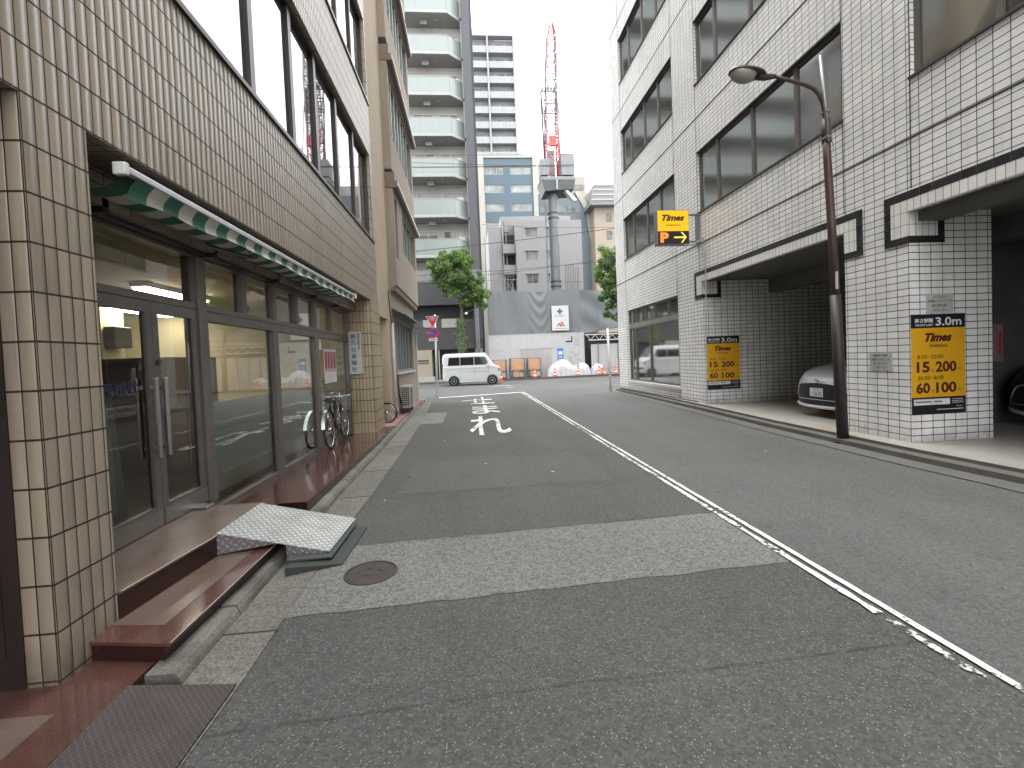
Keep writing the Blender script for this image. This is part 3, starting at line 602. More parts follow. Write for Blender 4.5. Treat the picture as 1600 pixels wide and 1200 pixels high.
# shop sign on the pillar
t = thing('shop_sign', (-2.35, 9.68, 1.32), 'pale grey vertical shop sign with blue Japanese lettering on the rounded pillar', 'sign')
mb = MB(); mb.box(-2.49, -2.205, 9.655, 9.719, 1.32, 2.19); mb.build('board', mat('sign_grey', (.42, .44, .42), .45, var=.06), t, bevel=.008)
mb = MB()
for ch, z in zip('㈱八光装幀社', (2.09, 1.96, 1.82, 1.69, 1.555, 1.42)): mb.text(ch, (-2.36, 9.652, z), (1, 0, 0), (0, 0, 1), w=.10, h=.10, bold=.012)
mb.build('lettering', mat('sign_navy', (.03, .05, .12), .5), t)
mb = MB()
for k in range(7): mb.text('書籍手帳製本部'[k], (-2.255, 9.652, 2.125-.047*k), (1, 0, 0), (0, 0, 1), w=.036, h=.040, bold=.02)
mb.build('lettering', BLACKM, t)

# steps and landing
st = thing('entrance_steps', (-1.9, 3.2, 0), 'polished red granite landing and lower step before the glass doors', 'steps')
def stp(poly, z0, z1): return MB().prism([(x, y, z0) for x, y in poly], (0, 0, z1-z0))
stp([(-2.52, 2.705), (-1.985, 2.705), (-1.90, 3.45), (-1.90, 4.295), (-2.52, 4.295)], .300, .318).build('landing', TAUPE, st, bevel=.003)
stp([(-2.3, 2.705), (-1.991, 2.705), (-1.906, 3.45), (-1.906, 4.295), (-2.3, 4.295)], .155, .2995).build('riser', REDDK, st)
stp([(-2.1, 2.52), (-1.565, 2.42), (-1.555, 4.295), (-2.1, 4.295)], .140, .160).build('step', REDST, st, bevel=.003)
stp([(-2.1, 2.66), (-1.70, 2.60), (-1.66, 4.29), (-2.1, 4.29)], .1605, .1625).build('step_inlay', TAUPE, st)
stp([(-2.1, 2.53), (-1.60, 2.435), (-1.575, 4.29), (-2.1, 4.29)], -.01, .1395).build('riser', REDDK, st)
mb = MB(); mb.tube([(-1.984, 2.71, .3165), (-1.899, 3.45, .3165), (-1.899, 4.29, .3165)], .0035, 6); mb.tube([(-1.564, 2.43, .1585), (-1.554, 4.29, .1585)], .003, 6); mb.build('nosing', mat('pale_nosing', (.36, .31, .27), .4), st)
mb = MB(); mb.prism([(-3.2, -8, -.01), (-1.66, -8, -.01), (-1.655, 2.52, -.01), (-3.2, 2.56, -.01)], (0, 0, .066)); mb.build('ground_strip', REDST, st)
mb = MB(); mb.prism([(-3.2, -8, .0565), (-1.86, -8, .0565), (-1.86, 2.13, .0565), (-3.2, 2.15, .0565)], (0, 0, .002)); mb.build('ground_inlay', TAUPE, st)
# long sloping slab before the panes
sl = thing('granite_slab', (-1.9, 7, 0), 'long glossy red granite slab sloping along the wide shop panes', 'slab')
ys = [4.70, 6.0, 8.0, 9.72, 10.55]; zs = [.180, .165, .138, .100, .090]; xs = [-1.675, -1.69, -1.70, -1.74, -1.76]
mb = MB(); mk = MB()
for i in range(4):
    mb.quad((-2.56, ys[i], zs[i]), (xs[i], ys[i], zs[i]), (xs[i+1], ys[i+1], zs[i+1]), (-2.56, ys[i+1], zs[i+1]))
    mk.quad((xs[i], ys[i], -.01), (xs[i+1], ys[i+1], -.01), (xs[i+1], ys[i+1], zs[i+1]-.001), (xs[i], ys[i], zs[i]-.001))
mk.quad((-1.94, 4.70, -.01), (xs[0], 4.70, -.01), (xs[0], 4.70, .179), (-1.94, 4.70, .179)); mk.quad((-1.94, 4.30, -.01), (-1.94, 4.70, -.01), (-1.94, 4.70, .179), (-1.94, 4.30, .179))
mb.quad((-2.56, 4.297, .18), (-1.94, 4.297, .18), (-1.94, 4.6995, .18), (-2.56, 4.6995, .18))
for i in range(3): mb.tube([(xs[i]+.001, ys[i], zs[i]), (xs[i+1]+.001, ys[i+1], zs[i+1])], .003, 5)
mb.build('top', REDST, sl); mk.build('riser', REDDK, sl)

# awning
aw = thing('awning', (-2.2, 5.5, 2.6), 'half rolled green and white striped awning with aluminium front bar under the tiled fascia', 'awning')
A0, A1 = Vector((-1.97, 2.84, 2.735)), Vector((-1.97, 8.30, 2.69))
FB = mat('alu_bar', (.42, .42, .45), .4, .7, var=.1)
mb = MB(); mb.box(-2.01, -1.965, 2.95, 8.35, 2.705, 2.75); mb.build('front_bar', FB, aw, bevel=.008)
mb = MB(); mb.box(-2.03, -1.955, 2.91, 2.949, 2.685, 2.76); mb.box(-2.05, -1.95, 8.35, 8.38, 2.675, 2.765); mb.build('end_cap', WHITE, aw, bevel=.008)
mb = MB(); mb.tube([(-2.42, 2.75, 2.66), (-2.42, 8.6, 2.66)], .045, 12); mb.build('roller', GREYM, aw)
mb = MB(); mb.box(-2.36, -2.31, 2.72, 8.6, 2.605, 2.645); mb.box(-2.46, -2.37, 2.72, 8.6, 2.57, 2.598)
for y in (3.2, 4.5, 5.9, 7.3, 8.5): mb.box(-2.46, -2.30, y, y+.05, 2.56, 2.68)
mb.build('bracket', BLACKM, aw)
for y0, sgn in ((4.2, 1), (7.0, -1)):
    mb = MB(); mb.tube([(-2.36, y0, 2.63), (-2.15, y0+sgn*.75, 2.64), (-1.99, y0+sgn*.1, 2.70)], .016, 8); mb.build('folding_arm', GREYM, aw, smooth=True)
AG = mat('awning_green', (.030, .115, .068), .75, var=.25, scale=3); AWH = mat('awning_white', (.42, .415, .36), .75, var=.15, scale=3)
mb = MB(); n = 34; L = 8.30-3.02
for i in range(n):
    mb.m = i % 2
    for s_ in range(4):
        for j in range(4):
            def P(a, jj):
                f = (i+a/4)/n; y = 3.02+L*f; sag = .02+.055*max(0, 1-f*3.2)+.006*math.sin(y*9); x = -1.965-.02*math.sin(jj*.8)-.06*(jj/4)*max(0, 1-f*3)
                return (x, y, 2.70-(.078*jj/4)*(1+.12*math.sin(y*7))-sag*(jj/4)*.5)
            mb.quad(P(s_, j), P(s_+1, j), P(s_+1, j+1), P(s_, j+1))
mb.build('valance', [AG, AWH], aw, smooth=True)
mb = MB()
for i in range(n):
    mb.m = i % 2
    for s_ in range(2):
        for j in range(5):
            def P(a, jj):
                f = (i+a/2)/n; y = 3.02+L*f; g = jj/5
                return (-2.0-.42*g, y, 2.735-.04*g-.07*math.sin(math.pi*g)*(1-.5*f))
            mb.quad(P(s_, j), P(s_+1, j), P(s_+1, j+1), P(s_, j+1))
mb.build('canopy', [AG, AWH], aw, smooth=True)

# ------------------------------------------------------------------ bicycles
def wheel(mb_t, mb_r, c, R, ang, steer=0.0):
    M = Matrix.Translation(c) @ Matrix.Rotation(ang+steer, 4, 'Z') @ Matrix.Rotation(math.pi/2, 4, 'X')
    mb_t.torus(R-.018, .018, M, 36, 8); mb_r.torus(R-.042, .010, M, 36, 6)
    mb_r.lathe([(.022, -.035), (.028, -.01), (.028, .01), (.022, .035)], M, 10)
    for k in range(18):
        a = k*2*math.pi/18; p = M @ Vector((0, 0, .02 if k % 2 else -.02)); q = M @ Vector(((R-.045)*math.cos(a), (R-.045)*math.sin(a), 0)); mb_r.tube([p, q], .0018, 3, False)
    return M
CHR = mat('chrome', (.6, .6, .6), .2, 1.0, var=.05); WINE = mat('wine_frame', (.055, .014, .022), .3, .3, var=.1); SEATM = mat('seat_vinyl', (.045, .032, .030), .5)
def bicycle(name, loc, heading, R, wb, fm, label, basket=True, steer=0.0, lean=0.0, z0=0.0):
    """built along local +x then turned"""
    t = thing(name, loc, label, 'bicycle')
    M0 = Matrix.Translation(loc) @ Matrix.Rotation(heading, 4, 'Z') @ Matrix.Rotation(lean, 4, 'X')
    def X(p): return M0 @ Vector(p)
    k = R/.33
    for cx, s_ in ((0, 0), (wb, steer)):
        a, b = MB(), MB(); wheel(a, b, (cx, 0, R), R, 0, s_); tv = a.v; a.v = [tuple(X(p)) for p in a.v]; b.v = [tuple(X(p)) for p in b.v]
        w_ = a.build('wheel', RUB, t, smooth=True); b.build('rim', CHR, w_, smooth=True)
    bb = (wb*.42, 0, .27*k); seat = (wb*.27, 0, .78*k); hd = (wb*.83, 0, .72*k); hd2 = (wb*.86, 0, .60*k)
    mb = MB()
    for pts, r in (([(0, .05, R), (bb[0], .03, bb[2])], .010), ([(0, -.05, R), (bb[0], -.03, bb[2])], .010), ([(0, .05, R), (wb*.33, .02, .55*k)], .008), ([(0, -.05, R), (wb*.33, -.02, .55*k)], .008),
                   ([bb, (wb*.30, 0, .66*k)], .016), ([bb, (wb*.6, 0, .33*k), hd2], .018), ([(wb*.36, 0, .42*k), (wb*.6, 0, .48*k), (wb*.84, 0, .67*k)], .015), ([hd, hd2], .02)): mb.tube([X(p) for p in pts], r, 8)
    mb.build('frame', fm, t, smooth=True)
    S = Matrix.Translation((wb*.86, 0, 0)) @ Matrix.Rotation(steer, 4, 'Z') @ Matrix.Translation((-wb*.86, 0, 0))
    def XS(p): return M0 @ (S @ Vector(p))
    mb = MB()
    for s_ in (-1, 1): mb.tube([XS((wb, s_*.05, R)), XS((wb*.885, s_*.045, .55*k)), XS((wb*.87, 0, .60*k))], .010, 8)
    mb.build('fork', CHR, t, smooth=True)
    mb = MB(); mb.tube([X((wb*.30, 0, .60*k)), X(seat)], .012, 8); mb.build('seat_post', CHR, t)
    mb = MB(); prof = [(-.13, .085, .0), (-.09, .10, .012), (0, .075, .01), (.08, .035, .0), (.13, .018, -.008)]
    top = []; bot = []
    for dx, hw, dz in prof: top.append([(seat[0]+dx, -hw, seat[2]+.03+dz), (seat[0]+dx, -hw*.5, seat[2]+.055+dz), (seat[0]+dx, hw*.5, seat[2]+.055+dz), (seat[0]+dx, hw, seat[2]+.03+dz), (seat[0]+dx, hw*.5, seat[2]-.01), (seat[0]+dx, -hw*.5, seat[2]-.01)])
    for p, q in zip(top[:-1], top[1:]):
        for i in range(6): mb.quad(*[X(v) for v in (p[i], q[i], q[(i+1) % 6], p[(i+1) % 6])])
    mb.quad(*[X(v) for v in top[0]]); mb.quad(*[X(v) for v in top[-1][::-1]]); mb.build('saddle', SEATM, t, smooth=True)
    mb = MB(); hx = wb*.82; hz = .86*k
    mb.tube([XS(p) for p in ((hx-.20, .27, hz+.06), (hx-.08, .25, hz+.09), (hx, .12, hz+.07), (hx+.01, 0, hz+.03), (hx, -.12, hz+.07), (hx-.08, -.25, hz+.09), (hx-.20, -.27, hz+.06))], .011, 8); mb.tube([XS((hx+.01, 0, hz+.03)), XS((hd[0], 0, hd[2]))], .013, 8); h_ = mb.build('handlebar', CHR, t, smooth=True)
    for s_ in (-1, 1):
        mb = MB(); mb.tube([XS((hx-.21, s_*.271, hz+.058)), XS((hx-.10, s_*.255, hz+.088))], .017, 8); mb.build('grip', RUB, h_)
    # mudguards
    for cx, a0, a1, s_ in ((0, .3, 3.0, 0), (wb, 1.0, 3.0, steer)):
        mb = MB(); n = 18; W = Matrix.Translation((cx, 0, 0)) @ Matrix.Rotation(s_, 4, 'Z')
        for i in range(n):
            aa, ab = a0+(a1-a0)*i/n, a0+(a1-a0)*(i+1)/n; rr = R+.018
            q = [(rr*math.cos(v), w_, R+rr*math.sin(v)) for v, w_ in ((aa, -.028), (aa, .028), (ab, .028), (ab, -.028))]; mb.quad(*[M0 @ (W @ Vector(p)) for p in q])
        mb.build('mudguard', CHR, t, smooth=True)
    mb = MB(); C = M0 @ Matrix.Translation(bb) @ Matrix.Rotation(math.pi/2, 4, 'X'); mb.lathe([(0, .045), (.085, .045), (.085, .052), (0, .052)], C, 20, False)
    mb.tube([C @ Vector((0, 0, .06)), C @ Vector((.10, -.13, .07))], .008, 6); mb.tube([C @ Vector((0, 0, -.06)), C @ Vector((-.10, .13, -.07))], .008, 6)
    mb.cbox((0, 0, 0), (.09, .02, .06), C @ Matrix.Translation((.10, -.14, .11))); mb.cbox((0, 0, 0), (.09, .02, .06), C @ Matrix.Translation((-.10, .14, -.11))); mb.build('crank', BLACKM, t)
    mb = MB()
    for s_ in (-1, 1): mb.tube([X((-.02, s_*.07, R)), X((.02, s_*.10, .0))], .007, 6)
    mb.build('stand', CHR, t)
    if basket:
        mb = MB(); x0, x1, y, z0_, z1_ = wb*.92, wb*.92+.22, .125, .56*k, .82*k
        def bk(u, v, w): return (x0+(x1-x0)*u + .03*w*(1 if u > .5 else -1), (-y+2*y*v)*(.75+.25*w), z0_+(z1_-z0_)*w)
        for w in [i/5 for i in range(6)]: mb.tube([XS(bk(*p, w)) for p in ((0, 0), (1, 0), (1, 1), (0, 1), (0, 0))], .004 if w < 1 else .007, 4)
        for i in range(9):
            for (a, b) in (((i/8, 0), 0), ((i/8, 1), 0), ((0, i/8), 0), ((1, i/8), 0)): mb.tube([XS(bk(*a, 0)), XS(bk(*a, 1))], .003, 4)
        for i in range(7): mb.tube([XS(bk(i/6, 0, 0)), XS(bk(i/6, 1, 0))], .003, 4)
        bo = mb.build('basket', CHR, t)
        mb = MB()
        for p in (((0.05, .05), (.95, .05)), ((.95, .05), (.95, .95)), ((.95, .95), (.05, .95)), ((.05, .95), (.05, .05))): mb.quad(XS(bk(*p[0], .02)), XS(bk(*p[1], .02)), XS(bk(*p[1], .98)), XS(bk(*p[0], .98)))
        mb.build('liner', mat('basket_liner', (.24, .27, .26), .7, var=.2), bo)
        mb = MB()
        for i in range(8):
            for j in range(8):
                def P(a, b): return XS(bk(a/8, b/8, 1.02+.05*math.sin(a*1.9+b)*math.sin(b*1.3)))
                mb.quad(P(i, j), P(i+1, j), P(i+1, j+1), P(i, j+1))
        mb.build('cover', mat('plastic_bag', (.62, .64, .64), .35, var=.2), bo, smooth=True)
    return t
bicycle('bicycle', (-2.36, 7.85, .14), math.radians(92), .32, 1.05, WINE, 'wine red city bicycle with covered front basket parked before the rounded pillar', True, steer=math.radians(-2), lean=math.radians(-3))
bicycle('bicycle', (-2.03, 11.15, .085), math.radians(176), .25, .86, BLACKM, 'small dark bicycle mostly hidden behind the rounded tiled pillar', False, steer=0, lean=math.radians(2))
# ------------------------------------------------------------------ second building on the left
TAUPE_W = mat('taupe_render', (.27, .225, .175), .85, var=.08, scale=1.2, fine=.10, fscale=50, streak=.15)
TAUPE_D = mat('brown_band', (.16, .115, .09), .6, var=.12, streak=.15)
nb = thing('office_building', (-4, 15, 0), 'brown rendered office building with projecting upper floors beyond the beige shop building', 'building')
mb = MB(); wall(mb, 'x', -2.0, 12.31, 17.1, 0.1, 3.40, [(12.9, 16.5, 1.25, 2.75)], depth=.15, sign=1); wall(mb, 'y', 17.1, -9, -2.0, .1, 3.4, [], sign=1)
FL = [(3.55, 6.05), (6.55, 9.3), (9.9, 12.6), (13.2, 15.9), (16.5, 19.2)]
for i, (lo, hi) in enumerate(FL):
    xw = -1.82; ye = 17.25
    holes = [(13.9, 16.9, 4.75, 6.0), (12.5, 12.95, 4.3, 5.9)] if i == 0 else [(12.5, 16.95, lo+.95, hi-.05)]
    wall(mb, 'x', xw, 12.31, ye, lo, hi+.02, holes, depth=.14, sign=1); wall(mb, 'y', ye, -9, xw, lo, hi+.02, [], sign=1)
    mb.quad((xw, 12.31, lo), (xw, ye, lo), (-3, ye, lo), (-3, 12.31, lo)); mb.quad((xw, 12.31, lo), (xw, 12.31, hi), (-2.1, 12.31, hi), (-2.1, 12.31, lo))
mb.quad((-1.8, 12.3, 19.6), (-1.8, 17.25, 19.6), (-9, 17.25, 19.6), (-9, 12.3, 19.6))
mb.build('wall', TAUPE_W, nb)
mb = MB()
for lo, hi in FL: mb.box(-2.4, -1.70, 12.31, 17.4, hi+.021, hi+.20); mb.box(-2.4, -1.76, 12.31, 17.33, hi+.2005, hi+.42)
mb.box(-2.3, -1.86, 12.31, 17.2, 3.401, 3.548); mb.build('eave_band', TAUPE_D, nb)
LIN = mat('pale_flashing', (.46, .44, .42), .6, var=.1)
mb = MB()
for lo, hi in FL: mb.box(-1.70, -1.665, 12.31, 17.42, hi+.06, hi+.16)
mb.build('flashing', LIN, nb)
GL_N = darkglass('office_glass', (.05, .06, .058), ior=1.9, rough=.04)
NFR = mat('grey_green_frame', (.20, .22, .20), .45, .5)
for i, (lo, hi) in enumerate(FL):
    if i == 0: window(nb, 'x', -1.87, 13.9, 16.9, 4.75, 6.0, [14.6, 15.3, 16.1], GL_N, NFR, fw=.06, fd=.08, sign=1); window(nb, 'x', -1.87, 12.5, 12.95, 4.3, 5.9, [], GL_N, TAUPE_D, fw=.05, fd=.08, sign=1)
    else: window(nb, 'x', -1.87, 12.5, 16.95, lo+.95, hi-.05, [13.1, 13.7, 14.3, 14.9, 15.5, 16.2], GL_N, NFR, fw=.06, fd=.08, sign=1, mw=.08)
window(nb, 'x', -2.03, 12.9, 16.5, 1.25, 2.75, [13.4, 13.9, 14.4, 15.0, 15.7], GL_N, NFR, fw=.06, fd=.09, sign=1, mw=.09)
mb = MB(); mb.box(-2.03, -1.94, 12.8, 16.6, 1.19, 1.245); mb.build('window_sill', LIN, nb)
# metal canopy above its ground floor windows
mb = MB(); mb.prism([(-2.0, 12.35, 2.98), (-1.62, 12.35, 2.80), (-1.62, 12.35, 2.76), (-2.0, 12.35, 2.94)], (0, 4.9, 0)); mb.prism([(-2.0, 17.3, 2.80), (-1.40, 17.3, 2.58), (-1.40, 17.3, 2.55), (-2.0, 17.3, 2.77)], (0, .9, 0)); mb.build('canopy', mat('blue_grey_sheet', (.20, .24, .24), .4, .5, var=.2, streak=.2), nb)
mb = MB(); mb.box(-2.0, -1.93, 17.11, 17.3, .1, 2.6); mb.build('corner_trim', LIN, nb)
# downpipe and hoop of cable at the party wall
t = thing('downpipe', (-1.94, 12.1, .1), 'slim pale vertical downpipe at the end of the beige party wall', 'pipe')
mb = MB(); mb.tube([(-1.95, 12.05, .08), (-1.95, 12.05, 2.55)], .035, 10); mb.build('pipe', mat('pale_pipe', (.45, .42, .40), .5), t, smooth=True)
mb = MB()
for z in (.7, 1.6, 2.45): mb.box(-2.0, -1.91, 12.03, 12.07, z, z+.03)
mb.build('clamp', GREYM, t)
mb = MB(); mb.tube([(-1.96, 12.05, 2.5), (-1.93, 11.7, 2.75), (-1.91, 11.5, 3.0), (-1.92, 11.5, 3.25), (-1.9, 11.75, 3.42), (-1.86, 12.05, 3.48), (-1.82, 12.25, 3.46)], .016, 6); tag(mb.build('cable', BLACKM, smooth=True), 'dark cable looping up from the pale downpipe to the eave', 'cable')
# air conditioner
t = thing('air_conditioner', (-1.86, 13.3, .12), 'grey outdoor air-conditioning unit on the pink pavement under the office windows', 'air conditioner')
ACM = mat('ac_ivory', (.36, .35, .32), .5, var=.1, streak=.15)
mb = MB(); mb.box(-2.0, -1.72, 13.05, 13.85, .24, .86); mb.build('casing', ACM, t, bevel=.015)
mb = MB(); mb.box(-1.965, -1.735, 13.035, 13.049, .30, .82); mb.box(-1.719, -1.712, 13.12, 13.62, .30, .80); mb.build('fan_opening', BLACKM, t)
mb = MB()
for k in range(9): mb.box(-1.97, -1.735, 13.026, 13.034, .31+.058*k, .325+.058*k); mb.box(-1.711, -1.705, 13.12, 13.62, .31+.056*k, .322+.056*k)
for k in range(5): mb.box(-1.96+.055*k, -1.953+.055*k, 13.024, 13.0335, .30, .82)
mb.build('grille', ACM, t)
mb = MB(); mb.box(-1.98, -1.74, 13.12, 13.20, .12, .24); mb.box(-1.98, -1.74, 13.7, 13.78, .12, .24); mb.build('foot', BLACKM, t)
mb = MB(); mb.tube([(-1.95, 13.0, .45), (-1.93, 12.85, .30), (-1.9, 12.7, .16), (-1.85, 12.9, .14), (-1.9, 13.0, .2)], .02, 6); mb.tube([(-1.97, 13.02, .4), (-1.985, 12.8, .7), (-1.985, 12.75, 1.2)], .022, 6); mb.build('hose', RUB, t, smooth=True)

# ------------------------------------------------------------------ RIGHT: white tiled parking building
PW, PH = .1725, .0965
TILE_R = tile('white_wall_tile', (.745, .738, .725), (.014, .013, .013), PW, PH, .0095, .0105, var=.065, bump=.0022, rough=.28, uo=5.80, vo=.12, tint=.045, stain=.09, dirt=.22)
TILE_RS = tile('white_soldier_tile', (.72, .705, .68), (.035, .033, .032), PH, PW, .0065, .0065, var=.045, bump=.0018, rough=.28, uo=5.80, vo=3.28, tint=.03, stain=.05)
splash(TILE_R, .13, .34, .45)
BAND = tile('black_band_tile', (.022, .022, .026), (.01, .01, .01), PW, .11, .004, .004, var=.25, bump=.001, rough=.25, uo=5.8, vo=3.445)
pk = thing('parking_building', (10, 8, 0), 'white tiled parking building with black outlined garage openings on the right of the street', 'building')
RW = []
for lo, hi in ((5.05, 6.58), (8.28, 9.85), (11.6, 13.2), (14.9, 16.45)):
    RW += [(-7, 5.74, lo, hi), (6.87, 11.48, lo, hi), (12.80, 17.13, lo, hi)]
SHOP = (12.80, 17.03, .50, 3.13)
OPN = [(-7, 5.80, .12, 3.29), (6.87, 11.40, .12, 3.29)]
mb = MB(); wall(mb, 'x', 6.0, -7, 18.20, .12, 19.0, RW+[SHOP]+OPN, depth=.12, sign=-1)
mb.quad((6.0, 18.2, .12), (20, 18.2, .12), (20, 18.2, 19), (6.0, 18.2, 19)); mb.quad((6, -7, 19), (6, 18.2, 19), (20, 18.2, 19), (20, -7, 19)); mb.quad((6, -7, 3.3), (20, -7, 3.3), (20, -7, 19), (6, -7, 19)); mb.quad((20, -7, .1), (20, 18.2, .1), (20, 18.2, 19), (20, -7, 19))
mb.build('wall', TILE_R, pk)
mb = MB(); mb.box(6.0005, 7.24, 5.796, 6.874, .12, 3.33); mb.build('pillar', TILE_R, pk)
mb = MB(); mb.quad((6.1201, 11.40, .12), (6.1201, 11.40, 3.29), (14, 11.40, 3.29), (14, 11.40, .12)); mb.build('garage_wall', TILE_R, pk)
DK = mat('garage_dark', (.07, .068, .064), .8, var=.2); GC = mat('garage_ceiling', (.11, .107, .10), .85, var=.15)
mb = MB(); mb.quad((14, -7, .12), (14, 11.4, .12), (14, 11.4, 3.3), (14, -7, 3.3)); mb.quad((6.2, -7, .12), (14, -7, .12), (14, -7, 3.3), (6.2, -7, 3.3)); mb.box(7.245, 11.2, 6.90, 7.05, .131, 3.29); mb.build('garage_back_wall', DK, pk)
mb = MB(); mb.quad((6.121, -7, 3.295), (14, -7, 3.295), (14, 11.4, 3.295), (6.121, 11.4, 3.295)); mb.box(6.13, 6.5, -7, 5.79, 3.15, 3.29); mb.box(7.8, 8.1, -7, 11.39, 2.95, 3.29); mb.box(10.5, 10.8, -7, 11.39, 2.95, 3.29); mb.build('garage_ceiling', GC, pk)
# soldier course and black outline, both a little proud of the wall
mb = MB()
for a, b in ((-7, 6.05), (6.63, 11.66)): mb.box(5.985, 6.0, a, b, 3.275, 3.445)
for a, b in ((5.801, 6.05), (6.63, 6.869), (11.401, 11.66)): mb.box(5.985, 6.0, a, b, 2.955, 3.2749)
mb.box(5.99, 6.42, 5.785, 5.7995, 2.955, 3.29); mb.box(6.0, 6.40, 11.385, 11.399, 2.955, 3.29)
mb.build('soldier_course', TILE_RS, pk)
mb = MB()
for a, b, e0, e1 in ((-7, 6.15, False, True), (6.53, 11.76, True, True)):
    mb.box(5.983, 5.9995, a, b, 3.4455, 3.555)
    if e1: mb.box(5.983, 5.9995, b-.10, b, 2.86, 3.445)
    if e0: mb.box(5.983, 5.9995, a, a+.10, 2.86, 3.445)
for a, b in ((5.786, 6.05), (6.63, 6.87), (11.386, 11.66)): mb.box(5.983, 5.9995, a, b, 2.86, 2.9545)
mb.box(5.983, 6.52, 5.783, 5.7855, 2.86, 2.9545); mb.box(6.42, 6.52, 5.783, 5.7995, 2.955, 3.29)
mb.box(5.983, 6.50, 11.383, 11.3855, 2.86, 2.9545); mb.box(6.40, 6.50, 11.383, 11.3995, 2.955, 3.29)
mb.build('black_outline', BAND, pk)
mb = MB()
for z in (4.24, 7.43, 10.62, 13.9): mb.box(5.994, 5.9995, -7, 18.2, z, z+.022)
for y in (5.745, 6.862, 11.495, 12.79): mb.box(5.995, 5.9995, y, y+.012, 3.58, 19)
mb.box(5.995, 5.9995, 17.14, 17.152, .12, 19); mb.box(5.995, 5.9995, 12.79, 12.802, .12, 3.58); mb.build('joint', mat('black_joint', (.015, .015, .016), .7), pk)
GRW = darkglass('grey_window_glass', (.038, .042, .041), ior=1.40, rough=.09, var=.7, scale=.9, refl=.42)
RFR = mat('window_frame_taupe', (.13, .12, .105), .45, .4, var=.1)
mset = {0: [4.75, 3.2, 1.6, 0, -2], 1: [7.97, 9.26, 10.62], 2: [13.9, 15.0, 16.25]}
for i, (a, b, lo, hi) in enumerate(RW): window(pk, 'x', 6.055, a, b, lo, hi, mset[i % 3], GRW, RFR, fw=.055, fd=.06, sign=-1, mw=.075)
mb = MB()
for (a, b, lo, hi) in RW: mb.box(5.972, 6.06, a-.02, b+.02, lo-.03, lo-.001); mb.box(5.985, 6.055, a, b, hi-.028, hi-.001)
mb.build('window_sill', mat('dark_sill', (.035, .035, .035), .5), pk)
# ground-floor showroom window: frame, transom lights, panes with a pale blind behind
GSH = darkglass('showroom_glass', (.072, .078, .064), ior=1.5, rough=.05, var=.35, scale=.6, refl=.75)
window(pk, 'x', 6.05, 12.80, 17.03, .50, 2.45, [15.05, 16.4], GSH, RFR, fw=.06, fd=.07, sign=-1, mw=.08, name='shop_window')
window(pk, 'x', 6.05, 12.80, 17.03, 2.60, 3.13, [13.6, 14.6, 15.4, 15.7, 16.3], GSH, RFR, fw=.05, fd=.07, sign=-1, mw=.08)
mb = MB(); mb.box(6.045, 6.10, 12.80, 17.03, 2.451, 2.599); mb.build('transom', mat('transom_grey', (.20, .195, .17), .5), pk)
mb = MB(); mb.box(5.95, 6.1, 12.75, 17.08, .40, .499); mb.build('stone_sill', mat('white_sill', (.50, .49, .46), .5), pk, bevel=.01)
# plants/edge of base: dark plinth line
mb = MB(); mb.box(5.975, 5.9995, 11.76, 18.2, .12, .17); mb.build('plinth', mat('plinth_grey', (.17, .165, .15), .8, var=.2), pk)
# small lamps in the garage
for i, (x, y, z, l) in enumerate(((11.7, 5.0, 2.72, 'small lit lamp deep in the near garage, the upper of two'), (11.9, 5.05, 2.45, 'small lit lamp deep in the near garage, the lower of two'))):
    mb = MB(); mb.cbox((x, y, z), (.10, .20 if i == 0 else .06, .035)); tag(mb.build('garage_lamp', emis('garage_glow', (1, .98, .9), 5)), l, 'lamp', 'small lamps in the garage')

